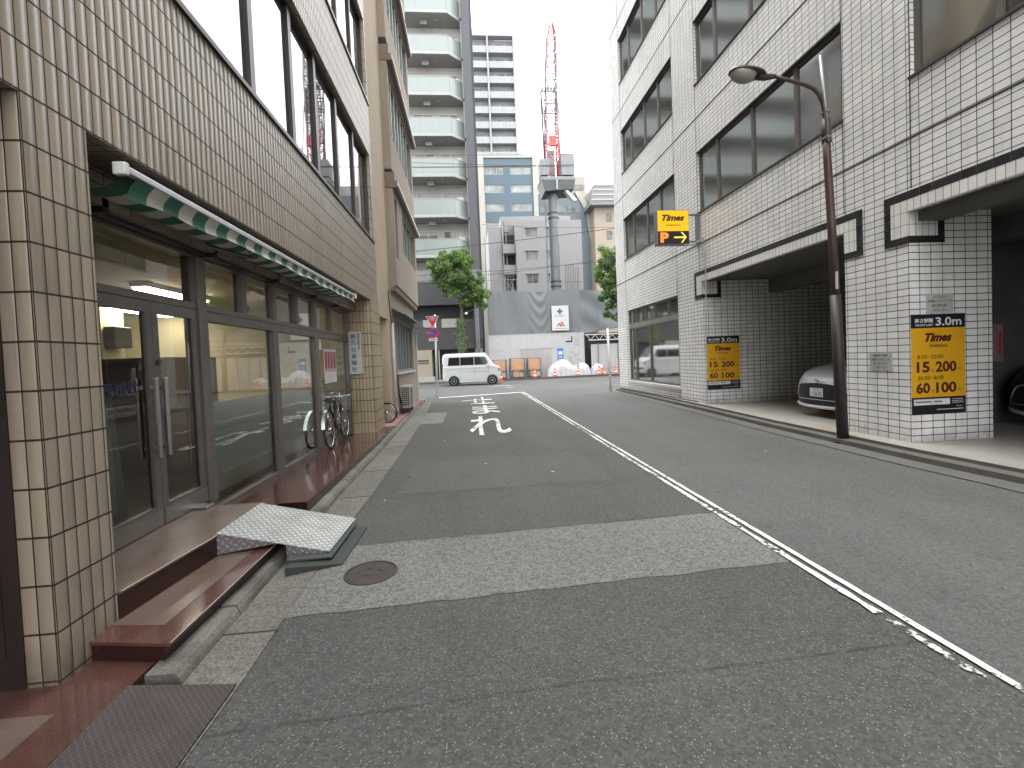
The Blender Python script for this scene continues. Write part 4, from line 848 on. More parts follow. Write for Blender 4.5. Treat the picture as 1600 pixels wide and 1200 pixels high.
# parking signs
def fee_board(x0, x1, z0, z1, y, label, s=1):
    t = thing('fee_board', ((x0+x1)/2, y, z0), label, 'sign')
    W, H = x1-x0, z1-z0; X = lambda u: x0+W*u; Z = lambda v: z1-H*v
    YEL = mat('board_yellow', (.62, .33, .012), .45, var=.05); NAVY = mat('board_navy', (.012, .012, .018), .4, var=.05); RED = mat('board_maroon', (.07, .010, .008), .5); WH = mat('board_white', (.6, .6, .6), .5)
    mb = MB(); mb.box(x0, x1, y-.012, y-.001, Z(.832), Z(.137)); mb.build('yellow_panel', YEL, t)
    mb = MB(); mb.box(x0, x1, y-.012, y-.001, Z(.1365), z1); mb.box(x0, x1, y-.012, y-.001, z0, Z(.8325)); mb.build('black_panel', NAVY, t)
    F = y-.0145; R, U = (1, 0, 0), (0, 0, 1)
    mb = MB(); mb.text('高さ制限', (X(.235), F, Z(.063)), R, U, w=W*.34, h=H*.045, bold=.03); mb.text('HEIGHT LIMIT', (X(.235), F, Z(.108)), R, U, w=W*.33, h=H*.020, bold=.02); mb.text('3.0m', (X(.69), F, Z(.075)), R, U, w=W*.48, h=H*.085, bold=.02)
    mb.box(X(.03), X(.70), y-.0135, y-.0122, Z(.91), Z(.85)); mb.text('Times', (X(.87), F, Z(.93)), R, U, w=W*.12, h=H*.014, shear=.3)
    for k in range(3): mb.box(X(.74), X(.95), F, y-.0122, Z(.862+.018*k), Z(.857+.018*k))
    mb.box(X(.45), X(.95), F, y-.0122, Z(.962), Z(.955)); mb.build('lettering', WH, t)
    mb = MB(); mb.text('Times', (X(.50), F, Z(.232)), R, U, w=W*.50, h=H*.088, bold=.05, shear=.35); mb.text('PARKING', (X(.50), F, Z(.318)), R, U, w=W*.33, h=H*.030, bold=.015)
    mb.text('8:00−20:00', (X(.345), F, Z(.425)), R, U, w=W*.48, h=H*.040); mb.text('15', (X(.21), F, Z(.528)), R, U, w=W*.24, h=H*.108, bold=.032); mb.text('分', (X(.385), F, Z(.562)), R, U, w=W*.05, h=H*.028)
    mb.text('200', (X(.635), F, Z(.528)), R, U, w=W*.39, h=H*.108, bold=.032); mb.text('円', (X(.885), F, Z(.558)), R, U, w=W*.06, h=H*.034); mb.text('20:00−8:00', (X(.345), F, Z(.637)), R, U, w=W*.48, h=H*.040)
    mb.text('60', (X(.205), F, Z(.738)), R, U, w=W*.255, h=H*.108, bold=.032); mb.text('分', (X(.385), F, Z(.772)), R, U, w=W*.05, h=H*.028); mb.text('100', (X(.635), F, Z(.738)), R, U, w=W*.38, h=H*.108, bold=.032); mb.text('円', (X(.885), F, Z(.768)), R, U, w=W*.06, h=H*.034)
    mb.box(X(.06), X(.36), F, y-.0137, Z(.883), Z(.872)); mb.box(X(.40), X(.55), F, y-.0137, Z(.883), Z(.872)); mb.build('lettering', RED, t)
fee_board(5.925+.08, 6.815, .515, 1.885, 5.80, 'large black and yellow parking fee board on the tiled pillar nearest the camera')
fee_board(6.06, 6.955, .49, 1.865, 11.39, 'small-looking black and yellow parking fee board on the tiled wall inside the far garage opening')
NOTE = mat('notice_film', (.42, .42, .40), .3, var=.05); INK = mat('notice_ink', (.10, .10, .10), .6)
def notice(P, u, n, w, h, label, rows, seed):
    t = thing('notice', P, label, 'notice'); P = Vector(P); u = Vector(u); n = Vector(n); up = Vector((0, 0, 1)); r = random.Random(seed)
    def Q(a, b, d): return P+u*(a*w)+up*(b*h)+n*d
    mb = MB(); mb.add([Q(0, 0, 0), Q(1, 0, 0), Q(1, 1, 0), Q(0, 1, 0), Q(0, 0, .005), Q(1, 0, .005), Q(1, 1, .005), Q(0, 1, .005)], [(0,1,2,3), (7,6,5,4), (0,4,5,1), (1,5,6,2), (2,6,7,3), (3,7,4,0)]); mb.build('sheet', NOTE, t)
    mb = MB()
    for i, ln in enumerate(rows): mb.text(ln, Q(.5, 1-(i+.75)/(len(rows)+.5), .0062), u, up, w=w*min(.9, .085*len(ln)), h=h*.6/len(rows), bold=.02)
    mb.build('lettering', INK, t)
notice((6.24, 5.795, 1.895), (1, 0, 0), (0, -1, 0), .40, .27, 'small pale notice fixed just above the large fee board on the pillar', ['お客様以外の', '駐車場内でのアイドリング', '無断駐車は固く', 'お断りします'], 1)
notice((5.994, 6.43, 1.12), (0, -1, 0), (-1, 0, 0), .36, .26, 'small pale notice on the street side of the pillar, left of the fee board', ['駐車場内での事故', '盗難等につきましては', '責任を負いません', 'ご注意ください'], 2)

# projecting lit parking sign
t = thing('parking_sign', (5.3, 11.5, 4.25), 'lit yellow and black projecting parking sign with orange P and arrow above the far garage', 'sign')
LX0, LX1, LZ0, LZ1, LY = 4.885, 5.70, 4.26, 5.10, 11.42
mb = MB(); mb.box(LX0-.015, LX1+.015, LY+.003, LY+.22, LZ0-.015, LZ1+.015); mb.build('box', GREYM, t, bevel=.01)
mid = LZ0+(LZ1-LZ0)*.385
mb = MB(); mb.box(LX0, LX1, LY-.004, LY+.002, mid, LZ1); mb.build('yellow_face', emis('sign_yellow_glow', (.75, .42, .004), .26), t)
mb = MB(); mb.box(LX0, LX1, LY-.004, LY+.002, LZ0, mid-.001); mb.build('black_face', mat('sign_black', (.02, .012, .02), .3), t)
R, U = (1, 0, 0), (0, 0, 1); F = LY-.006
mb = MB(); mb.text('Times', ((LX0+LX1)/2, F, mid+.335), R, U, w=.60, h=.165, bold=.05, shear=.35); mb.text('PARKING', ((LX0+LX1)/2, F, mid+.145), R, U, w=.38, h=.05, bold=.01); mb.build('lettering', mat('sign_maroon', (.07, .015, .008), .5), t)
mb = MB(); mb.text('P', (LX0+.17, F, (LZ0+mid)/2), R, U, w=.22, h=.255, bold=.05); mb.build('lit_letter', emis('orange_glow', (1, .16, .02), .62), t)
mb = MB(); cz = (LZ0+mid)/2; ax0, ax1 = LX0+.42, LX1-.06
mb.box(ax0, ax1-.03, F, LY-.0045, cz-.020, cz+.020)
for s_ in (-1, 1): mb.add([(ax1-.16, F, cz+s_*.135), (ax1-.115, F, cz+s_*.135), (ax1, F, cz), (ax1-.045, F, cz)], [(0, 1, 2, 3)])
mb.build('lit_arrow', emis('arrow_glow', (.9, .62, .06), .33), t)
mb = MB(); mb.box(5.70, 6.0, 11.45, 11.50, 4.30, 4.34); mb.box(5.70, 6.0, 11.45, 11.50, 4.98, 5.02); mb.box(5.96, 5.999, 11.40, 11.60, 4.24, 5.06); mb.tube([(5.5, 11.5, 4.25), (5.75, 11.3, 4.2), (5.97, 11.2, 4.33), (5.98, 11.2, 4.33)], .02, 6); mb.build('bracket', GREYM, t)
mb = MB(); mb.tube([(5.98, 11.22, 4.3), (5.975, 11.15, 3.6), (5.975, 11.25, .15)], .012, 6); tag(mb.build('conduit', mat('pale_conduit', (.40, .38, .37), .5)), 'thin pale conduit running down the tiles from the lit parking sign', 'conduit')

# ------------------------------------------------------------------ street lamp
t = thing('street_lamp', (5.60, 6.60, 0), 'brown and black leaning street lamp with a curved arm at the right kerb', 'street lamp')
BRN = mat('lamp_brown', (.085, .050, .042), .5, .2, var=.2, scale=5, streak=.15); LBLK = mat('lamp_black', (.026, .021, .020), .5, .1, var=.25, streak=.2)
mb = MB(); mb.tube([(5.66, 6.58, .0), (5.63, 6.6, 1.2), (5.595, 6.6, 2.28)], [.080, .078, .074], 18); mb.build('lower_post', LBLK, t, smooth=True)
mb = MB(); mb.tube([(5.66, 6.58, 0), (5.66, 6.58, .035)], .12, 18); mb.tube([(5.655, 6.58, .036), (5.655, 6.58, .07)], .092, 18); mb.build('base_plate', LBLK, t)
arm = [(5.595, 6.6, 2.285), (5.54, 6.58, 3.3), (5.475, 6.56, 4.3), (5.455, 6.55, 4.68)]
mb = MB(); mb.tube(arm, [.062, .058, .054, .052], 16); mb.build('upper_post', BRN, t, smooth=True)
mb = MB(); c_ = [(5.455, 6.55, 4.70), (5.445, 6.55, 4.95), (5.42, 6.55, 5.12), (5.36, 6.55, 5.26), (5.27, 6.55, 5.35), (5.13, 6.55, 5.405), (4.86, 6.55, 5.47), (4.62, 6.55, 5.53)]
mb.tube(c_, [.040, .034, .031, .029, .028, .027, .026, .026], 12); mb.build('arm', BRN, t, smooth=True)
mb = MB(); mb.tube([(5.47, 6.56, 4.55), (5.452, 6.55, 4.90)], .064, 14); mb.build('collar', BRN, t, smooth=True)
# head: cowl above, clear bowl below, pointing away from the wall along the arm
H = Matrix.Translation((4.27, 6.55, 5.545)) @ Matrix.Rotation(math.radians(7), 4, 'Y')
def shell(mb, x0, x1, wd, zt, zb, top, nn=16, kk=12):
    vs, fs = [], []
    for i in range(nn+1):
        f = i/nn; x = x0+(x1-x0)*f; e = math.sqrt(max(0, 1-(2*f-1)**2)); e = e**.8
        for j in range(kk+1):
            a = math.pi*j/kk; vs.append((x, wd*e*math.cos(a), (zt if top else -zb)*e*math.sin(a)))
    for i in range(nn):
        for j in range(kk): fs.append((i*(kk+1)+j, (i+1)*(kk+1)+j, (i+1)*(kk+1)+j+1, i*(kk+1)+j+1))
    mb.add(vs, fs, H)
mb = MB(); shell(mb, -.32, .24, .155, .085, .05, True); shell(mb, -.32, .24, .157, .085, .022, False); mb.build('lamp_cowl', mat('lamp_cowl_brown', (.055, .045, .04), .4, .3, var=.15), t, smooth=True)
mb = MB(); shell(mb, -.29, .09, .135, .02, .135, False); mb.build('lamp_bowl', mat('lamp_bowl_glass', (.30, .29, .26), .12, var=.2, scale=8), t, smooth=True)
mb = MB(); mb.tube([H @ Vector((.12, 0, 0)), H @ Vector((.24, 0, -.01)), (4.66, 6.55, 5.52)], [.062, .05, .032], 12); mb.build('neck', mat('lamp_cowl_brown', None), t, smooth=True)
mb = MB(); mb.tube([(5.345, 6.50, 5.80), (5.45, 6.50, 4.55)], .024, 10); mb.build('side_rod', mat('grey_rod', (.28, .30, .30), .4, .6), t, smooth=True)
mb = MB(); mb.tube([(5.43, 6.50, 4.62), (5.46, 6.52, 4.45), (5.50, 6.52, 4.35), (5.53, 6.5, 4.45), (5.49, 6.5, 4.62)], .006, 5)
for z in (4.60, 4.98): mb.box(5.40, 5.49, 6.47, 6.60, z, z+.03)
mb.build('clamp', GREYM, t)
mb = MB(); mb.box(5.535, 5.56, 6.50, 6.525, 2.36, 2.62); mb.build('sticker', mat('sticker_white', (.5, .48, .46), .5), t)

# ------------------------------------------------------------------ cars
def catmull(xs, ys, q):
    i = max(0, min(len(xs)-2, next((k for k in range(len(xs)-1) if q <= xs[k+1]), len(xs)-2)))
    t = (q-xs[i])/(xs[i+1]-xs[i]); m0 = (ys[i+1]-ys[max(i-1, 0)])/(xs[i+1]-xs[max(i-1, 0)]); m1 = (ys[min(i+2, len(xs)-1)]-ys[i])/(xs[min(i+2, len(xs)-1)]-xs[i]); h = xs[i+1]-xs[i]
    return (2*t**3-3*t**2+1)*ys[i]+(t**3-2*t**2+t)*h*m0+(-2*t**3+3*t**2)*ys[i+1]+(t**3-t**2)*h*m1
def car_wheels(t, M, xs, half, R, wd=.17, group=None):
    RIM = mat('alloy', (.40, .40, .41), .3, .9, var=.1)
    for x in xs:
        for s_ in (-1, 1):
            W = M @ Matrix.Translation((x, s_*(half-.02), R)) @ Matrix.Rotation(-s_*math.pi/2, 4, 'X')
            a = MB(); a.lathe([(R*.62, -wd/2), (R*.95, -wd/2), (R, -wd/2+.03), (R, wd/2-.03), (R*.95, wd/2), (R*.62, wd/2)], W, 32, cap=False); w = a.build('wheel', RUB, t, smooth=True)
            a = MB(); a.lathe([(0, wd/2-.06), (R*.60, wd/2-.06)], W, 24, cap=False); a.build('hub_shade', BLACKM, w)
            a = MB(); a.torus(R*.60, .015, W @ Matrix.Translation((0, 0, wd/2-.02)), 28, 6)
            for k in range(5):
                an = k*2*math.pi/5; a.cbox((0, 0, 0), (R*.56, .05, .02), W @ Matrix.Rotation(an, 4, 'Z') @ Matrix.Translation((R*.30, 0, wd/2-.03)))
            a.lathe([(0, wd/2-.01), (.05, wd/2-.012), (.055, wd/2-.04)], W, 14, cap=False); a.build('rim', RIM, w, smooth=False)
def hatchback(loc, rz, paint_m, label, plate=None):
    t = thing('parked_car', loc, label, 'car'); M = Matrix.Translation(loc) @ Matrix.Rotation(rz, 4, 'Z')
    # x = distance from the nose backwards; nose at x=0
    xs = [0, .03, .10, .25, .55, .95, 1.25, 1.9, 2.6, 3.3, 3.75, 3.93]
    zt = [.69, .74, .80, .88, .96, 1.03, 1.12, 1.46, 1.49, 1.44, 1.30, .95]
    zb = [.30, .26, .22, .20, .18, .18, .18, .18, .18, .19, .22, .35]
    wb = [.30, .50, .66, .77, .83, .845, .845, .845, .845, .83, .80, .70]
    bl = [.55, .60, .68, .75, .84, .90, .92, .94, .96, .98, .98, .80]
    wt = [.26, .40, .53, .64, .72, .74, .66, .56, .57, .56, .55, .50]
    n = 44; mb = MB(); rows = []
    for i in range(n+1):
        q = 3.93*(i/n)**1.15; g = lambda a: catmull(xs, a, q)
        Z0, Z1, B_, W0, W1 = g(zb), g(zt), g(bl), g(wb), g(wt); B_ = min(B_, Z1-.03)
        half = [(W0*.86, Z0), (W0*.97, Z0+.06), (W0, Z0+.20), (W0*.995, (Z0+B_)/2), (W0*.98, B_-.05), (W0*.95, B_), (W1*1.05 if Z1-B_ > .15 else W0*.86, B_+(Z1-B_)*.55), (W1, Z1-(Z1-B_)*.08-.01), (W1*.75, Z1), (W1*.35, Z1+.012), (0, Z1+.015)]
        rows.append([(q, -w, z) for w, z in half]+[(q, w, z) for w, z in half[-2::-1]])
    k = len(rows[0])
    for p, q in zip(rows[:-1], rows[1:]):
        for i in range(k-1): mb.quad(p[i], q[i], q[i+1], p[i+1])
        mb.quad(p[-1], q[-1], q[0], p[0])
    mb.quad(*rows[0]); mb.quad(*rows[-1][::-1]); mb.v = [tuple(M @ Vector(v)) for v in mb.v]
    mb.build('body', paint_m, t, autosm=50)
    def nose(y, z): return .25*(abs(y)/.77)**4.2+max(0, z-.67)*.9
    def front(lo, up, off, name, m, parent=t):
        """a panel wrapped on the nose between a lower and an upper outline"""
        a = MB(); y0, y1 = lo[0][0], lo[-1][0]; n_ = 20; f = lambda P, y: float(np.interp(y, [p[0] for p in P], [p[1] for p in P]))
        def P(i, j): 
            y = y0+(y1-y0)*i/n_; z = f(lo, y)+(f(up, y)-f(lo, y))*j/5; return M @ Vector((nose(y, z)-off, y, z))
        for i in range(n_):
            for j in range(5): a.quad(P(i, j), P(i, j+1), P(i+1, j+1), P(i+1, j))
        return a.build(name, m, parent, smooth=True)
    BLK = mat('grille_black', (.010, .010, .014), .35); SIL = mat('trim_silver', (.62, .63, .65), .3, .3)
    g = front([(-.72, .265), (-.60, .235), (0, .215), (.60, .235), (.72, .265)], [(-.72, .27), (-.66, .46), (-.50, .635), (0, .665), (.50, .635), (.66, .46), (.72, .27)], .030, 'grille', BLK)
    a = MB()
    for s_ in (-1, 1):
        a.tube([M @ Vector((nose(y, z)-.034, s_*y, z)) for y, z in [(0, .678), (.25, .670), (.42, .655), (.52, .625), (.60, .54), (.67, .44), (.745, .26)]], .011, 8)
    a.tube([M @ Vector((nose(y, .2)-.030, y, .205+.06*(abs(y)/.78)**3)) for y in [-.78+.13*i for i in range(13)]], .032, 8)
    a.build('bumper_trim', SIL, g, smooth=True)
    a = MB(); a.tube([M @ Vector((nose(y, .35)-.034, y, .345)) for y in [-.62+.124*i for i in range(11)]], .006, 6); a.build('grille_bar', SIL, g, smooth=True)
    a = MB(); P = Matrix.Translation((-.030, 0, .712)) @ Matrix.Rotation(math.pi/2, 4, 'Y'); a.torus(.050, .009, M @ P @ Matrix.Scale(.72, 4, (1, 0, 0)), 24, 6); a.torus(.024, .007, M @ P, 16, 5); a.build('badge', CHR, t, smooth=True)
    for s_ in (-1, 1):
        lo, up = [(.42, .70), (.60, .71), (.765, .80)], [(.42, .72), (.60, .79), (.765, .87)]
        if s_ < 0: lo, up = [(-y, z) for y, z in lo[::-1]], [(-y, z) for y, z in up[::-1]]
        front(lo, up, .012, 'headlight', mat('headlight_glass', (.10, .11, .13), .08, .2))
    if plate:
        a = MB(); a.box(-.046, -.036, -.165, .165, .405, .57, M); p_ = a.build('licence_plate', mat('plate_white', (.62, .62, .60), .45), t)
        a = MB(); rt = (M.to_3x3() @ Vector((0, -1, 0)))
        a.text(plate, M @ Vector((-.048, -.012, .465)), rt, (0, 0, 1), w=.24, h=.075, bold=.01); a.text('品川 501', M @ Vector((-.048, 0, .538)), rt, (0, 0, 1), w=.15, h=.028, bold=.01); a.build('plate_lettering', mat('plate_green', (.02, .08, .05), .5), p_)
    # glasshouse
    DG = darkglass('car_glass', (.012, .014, .015), ior=1.5, rough=.03, var=.1)
    def surf(q, side, lo, hi):
        g = lambda a: catmull(xs, a, q); Z1, B_, W0, W1 = g(zt), min(g(bl), g(zt)-.03), g(wb), g(wt)
        def at(f): 
            w = W0*.95+(W1-W0*.95)*f; return (q, side*(w+.006), B_+(Z1-B_)*f)
        return at(lo), at(hi)
    for s_ in (-1, 1):
        for (qa, qb) in ((1.55, 2.35), (2.42, 3.35)):
            a = MB()
            for i in range(8):
                p, q = surf(qa+(qb-qa)*i/8, s_, .10, .84), surf(qa+(qb-qa)*(i+1)/8, s_, .10, .84); a.quad(*[M @ Vector(v) for v in (p[0], q[0], q[1], p[1])])
            a.build('side_window', DG, t)
    a = MB()
    for i in range(8):
        q0, q1 = 1.02+.76*i/8, 1.02+.76*(i+1)/8
        def c(q, y): return M @ Vector((q, y*catmull(xs, wt, q)*.92, catmull(xs, zt, q)+.022-.012*abs(y)**2))
        for j in range(8): a.quad(c(q0, -1+j/4), c(q0, -1+(j+1)/4), c(q1, -1+(j+1)/4), c(q1, -1+j/4))
    a.build('windscreen', DG, t, smooth=True)
    car_wheels(t, M, (.80, 3.30), .80, .30); return t
CARS = mat('car_silver', (.60, .62, .66), .25, .35, var=.04); CARK = mat('car_black', (.014, .014, .016), .2, .3)
hatchback((6.66, 8.32, .13), 0, CARS, 'silver hatchback parked nose out in the garage opening behind the street lamp', '・56-70')
hatchback((8.45, 5.92, .13), 0, CARK, 'black car parked deep in the dark near garage behind the fee board pillar')
mb = MB(); mb.cbox((7.80, 6.2, 1.45), (.22, .02, .55)); t = thing('warning_banner', (7.80, 6.2, 1.2), 'faded red and white banner in the dark garage just behind the pillar', 'banner')
mb.build('cloth', mat('banner_cloth', (.16, .10, .10), .7, var=.3, scale=5), t); mb = MB(); mb.cbox((7.86, 6.185, 1.45), (.04, .005, .3)); mb.build('stripe', mat('banner_red', (.30, .02, .02), .7), t)

# ------------------------------------------------------------------ white kei van crossing at the end of the street
def van(loc, rz, label):
    t = thing('white_van', loc, label, 'van'); M = Matrix.Translation(loc) @ Matrix.Rotation(rz, 4, 'Z'); L = 3.40
    VW = mat('van_white', (.46, .475, .475), .25, 0, var=.02)
    # x forward from the tail
    xs = [0, .06, .3, 1.2, 2.2, 2.52, 2.72, 2.95, 3.12, 3.30, 3.38, 3.42]
    zt = [1.72, 1.86, 1.90, 1.905, 1.90, 1.86, 1.68, 1.36, 1.13, 1.07, .92, .62]
    zb = [.40, .30, .24, .22, .22, .22, .22, .22, .22, .24, .30, .42]
    wb = [.66, .715, .735, .737, .737, .735, .73, .72, .70, .66, .60, .52]
    wt = [.56, .60, .62, .62, .62, .60, .58, .60, .62, .60, .54, .48]
    n = 60; rows = []; mb = MB()
    def prof(q):
        g = lambda a: catmull(xs, a, q); Z0, Z1, W0, W1 = g(zb), g(zt), g(wb), g(wt); B_ = min(1.13, Z1-.04)
        return Z0, Z1, W0, W1, B_
    for i in range(n+1):
        f = i/n; q = 3.42*(f if f < .6 else f)
        Z0, Z1, W0, W1, B_ = prof(q)
        half = [(W0*.9, Z0), (W0*.985, Z0+.05), (W0, Z0+.2), (W0, (Z0+B_)/2), (W0*.985, B_-.03), (W0*.965, B_), (W0*.965+(W1*1.04-W0*.965)*.8, B_+(Z1-B_)*.8), (W1*.98, Z1-.045), (W1*.88, Z1-.01), (W1*.4, Z1+.01), (0, Z1+.014)]
        rows.append([(q, -w, z) for w, z in half]+[(q, w, z) for w, z in half[-2::-1]])
    for p, q in zip(rows[:-1], rows[1:]):
        for i in range(len(p)-1): mb.quad(p[i], p[i+1], q[i+1], q[i])
        mb.quad(p[-1], p[0], q[0], q[-1])
    mb.quad(*rows[0][::-1]); mb.quad(*rows[-1]); mb.v = [tuple(M @ Vector(v)) for v in mb.v]; mb.build('body', VW, t, autosm=45)
    DG = darkglass('van_glass', (.012, .013, .015), ior=1.45, rough=.05, var=.1)
    def sp(q, f, s_):
        Z0, Z1, W0, W1, B_ = prof(q); w = W0*.965+(W1*1.04-W0*.965)*f; return M @ Vector((q, s_*(w+.008), B_+(Z1-B_)*f))
    for s_ in (-1, 1):
        for (a0, a1, slant) in ((.34, 1.03, .09), (1.07, 1.86, 0), (1.90, 2.62, -.22)):
            a = MB(); N_ = 8
            for i in range(N_):
                def e(f, top):
                    q = a0+(a1-a0)*f
                    if slant > 0 and top: q = a0+slant*.6+(a1-a0-slant*.6)*f
                    if slant < 0: q = a0+(a1+(.12 if not top else slant+.12)-a0)*f
                    return q
                lo, hi = .10, .70
                def pt(f, top):
                    q = e(f, top); Z0, Z1, W0, W1, B_ = prof(min(q, 2.1)); zz = B_+(Z1-B_)*(hi if top else lo); Z0, Z1b, W0, W1, _ = prof(q); fz = (zz-B_)/(1.9-B_)
                    w = W0*.965+(W1*1.04-W0*.965)*fz; return M @ Vector((q, s_*(w+.010), zz))
                a.quad(pt(i/N_, False), pt((i+1)/N_, False), pt((i+1)/N_, True), pt(i/N_, True))
            a.build('side_window', DG, t)
    a = MB()
    for i in range(8):
        q0, q1 = 2.58+.46*i/8, 2.58+.46*(i+1)/8
        def c(q, y): return M @ Vector((q+.012, y*prof(q)[3]*.90, prof(q)[1]+.02-.02*y*y))
        for j in range(8): a.quad(c(q0, -1+j/4), c(q0, -1+(j+1)/4), c(q1, -1+(j+1)/4), c(q1, -1+j/4))
    a.build('windscreen', DG, t, smooth=True)
    LN = mat('van_line', (.16, .17, .17), .5)
    for s_ in (-1, 1):
        a = MB()
        for q in (1.05, 1.88, 2.72): a.box(q-.006, q+.006, s_*.738-.003, s_*.738+.003, .34, 1.08, M)
        a.box(1.1, 2.7, s_*.739-.003, s_*.739+.003, .80, .812, M); a.box(.1, 3.1, s_*.739-.003, s_*.739+.003, 1.00, 1.008, M); a.build('door_line', LN, t)
        a = MB()
        for q in (1.72, 2.0): a.box(q, q+.14, s_*.745-.008, s_*.745+.008, .93, .955, M)
        a.build('door_handle', VW, t)
        a = MB(); a.box(2.62, 2.72, s_*.80-.09, s_*.80+.09, 1.12, 1.27, M); a.build('mirror', VW, t, bevel=.02)
        a = MB()
        for x in (.66, 2.92): a.lathe([(0, 0), (.325, 0), (.325, .012), (0, .012)], M @ Matrix.Translation((x, s_*.732, .285)) @ Matrix.Rotation(-s_*math.pi/2, 4, 'X'), 30, False)
        a.build('wheel_arch', BLACKM, t)
        a = MB(); a.box(3.14, 3.36, s_*.60-.06, s_*.60+.06, .78, .98, M); a.build('headlight', mat('headlight_glass', None), t, bevel=.03)
        a = MB(); a.box(-.01, .05, s_*.63-.05, s_*.63+.05, .75, 1.3, M); a.build('tail_light', mat('tail_red', (.3, .02, .02), .3), t, bevel=.01)
    a = MB(); a.box(.95, 2.6, -.742, .742, .20, .26, M); a.build('sill', VW, t, bevel=.01)
    car_wheels(t, M, (.66, 2.92), .70, .275, .16); return t
van((-1.62, 28.05, 0), math.radians(-4), 'small white box-shaped van standing across the end of the street')
# ------------------------------------------------------------------ end of the street: signs
def disc(mb, c, r, y, n=28): mb.lathe([(0, 0), (r, 0), (r, .004), (0, .004)], Matrix.Translation((c[0], y, c[1])) @ Matrix.Rotation(math.pi/2, 4, 'X'), n, False)
t = thing('stop_sign', (-1.40, 19.1, 0), 'white pole with red triangular stop sign and blue no-parking disc at the left street corner', 'road sign')
POLE = mat('white_pole', (.55, .55, .54), .4, .1, var=.05)
mb = MB(); mb.tube([(-1.41, 19.1, 0), (-1.37, 19.1, 3.42)], .038, 12); mb.build('pole', POLE, t, smooth=True)
SR = mat('sign_red', (.50, .02, .03), .45); SB = mat('sign_blue', (.03, .07, .35), .45); SW = mat('sign_white', (.6, .6, .6), .45)
Y = 19.05; cx = -1.475
def tri(c, w, h, top): return [(c-w/2, top), (c+w/2, top), (c, top-h)]
mb = MB(); mb.prism([(x, Y, z) for x, z in tri(cx, .53, .52, 3.36)], (0, .008, 0)); mb.build('triangle_border', SW, t)
mb = MB(); mb.prism([(x, Y-.004, z) for x, z in tri(cx, .46, .45, 3.342)], (0, .003, 0)); mb.build('triangle', SR, t)
mb = MB(); mb.text('止まれ', (cx, Y-.006, 3.275), (1, 0, 0), (0, 0, 1), w=.27, h=.075, bold=.02); mb.text('STOP', (cx, Y-.006, 3.19), (1, 0, 0), (0, 0, 1), w=.15, h=.05, bold=.01); mb.build('lettering', SW, t)
mb = MB(); disc(mb, (cx, 2.69), .23, Y+.004); mb.build('disc_border', SR, t)
mb = MB(); disc(mb, (cx, 2.69), .165, Y-.002); mb.build('disc', SB, t)
mb = MB(); mb.box(-.20, .20, -.001, .001, -.022, .022, Matrix.Translation((cx, Y-.008, 2.69)) @ Matrix.Rotation(math.radians(45), 4, 'Y')); mb.build('slash', SR, t)
mb = MB(); mb.box(cx-.18, cx+.18, Y-.004, Y, 2.34, 2.46); mb.build('plate', SW, t)
mb = MB(); mb.box(cx-.12, cx+.12, Y-.006, Y-.0045, 2.39, 2.41); mb.build('plate_mark', BLACKM, t)
t = thing('corner_post', (5.75, 18.6, 0), 'plain tall white post at the right street corner beside the tiled building', 'post')
mb = MB(); mb.tube([(5.72, 18.6, 0), (5.68, 18.6, 2.6)], .045, 12); mb.build('pole', POLE, t, smooth=True)
mb = MB(); mb.tube([(5.68, 18.6, 2.601), (5.68, 18.6, 2.66)], .05, 12); mb.build('cap', GREYM, t)

# ------------------------------------------------------------------ wires over the crossing
WIRE = mat('wire_black', (.02, .02, .022), .6)
def wire(p, q, sag, r, label):
    mb = MB(); P = [Vector(p).lerp(Vector(q), i/16)-Vector((0, 0, sag*4*(i/16)*(1-i/16))) for i in range(17)]; mb.tube(P, r, 5); return tag(mb.build('overhead_wire', WIRE, smooth=True), label, 'wire', 'overhead wires across the far crossing')
WL = [((-6, 24, 11.76), (9.8, 24, 11.3), .05, .012, 'second lowest of the four parallel wires crossing before the balconies'), ((-6, 24, 11.38), (7.6, 24, 11.5), .05, .014, 'lowest of the four parallel wires crossing before the balconies'), ((-6, 24, 12.05), (9.8, 24, 12.1), .08, .010, 'topmost of the four parallel wires crossing before the balconies'),
      ((-6, 24.3, 11.56), (9.8, 24.3, 11.75), .1, .010, 'third wire up of the four parallel wires crossing before the balconies'),
      ((-6, 24, 6.9), (9.5, 24, 8.35), .1, .018, 'thick wire rising to the right before the grey block'), ((.9, 24.5, 8.6), (9.5, 24, 8.25), .12, .009, 'thin level wire above the thick rising wire'),
      ((-6, 24, 5.85), (9.5, 24, 6.6), .15, .010, 'thin wire passing right through the top of the left street tree'), ((-6, 24.4, 5.5), (9.5, 24.4, 6.9), .2, .012, 'slack wire passing just above the scaffold sheet'), ((-2.7, 27, 5.3), (.1, 27, 5.5), .3, .022, 'short thick drooping cable under the left street tree'), ((-2.8, 27, 5.15), (.1, 27, 5.5), .5, .016, 'short thin drooping cable under the left street tree')]
for a in WL: wire(*a)

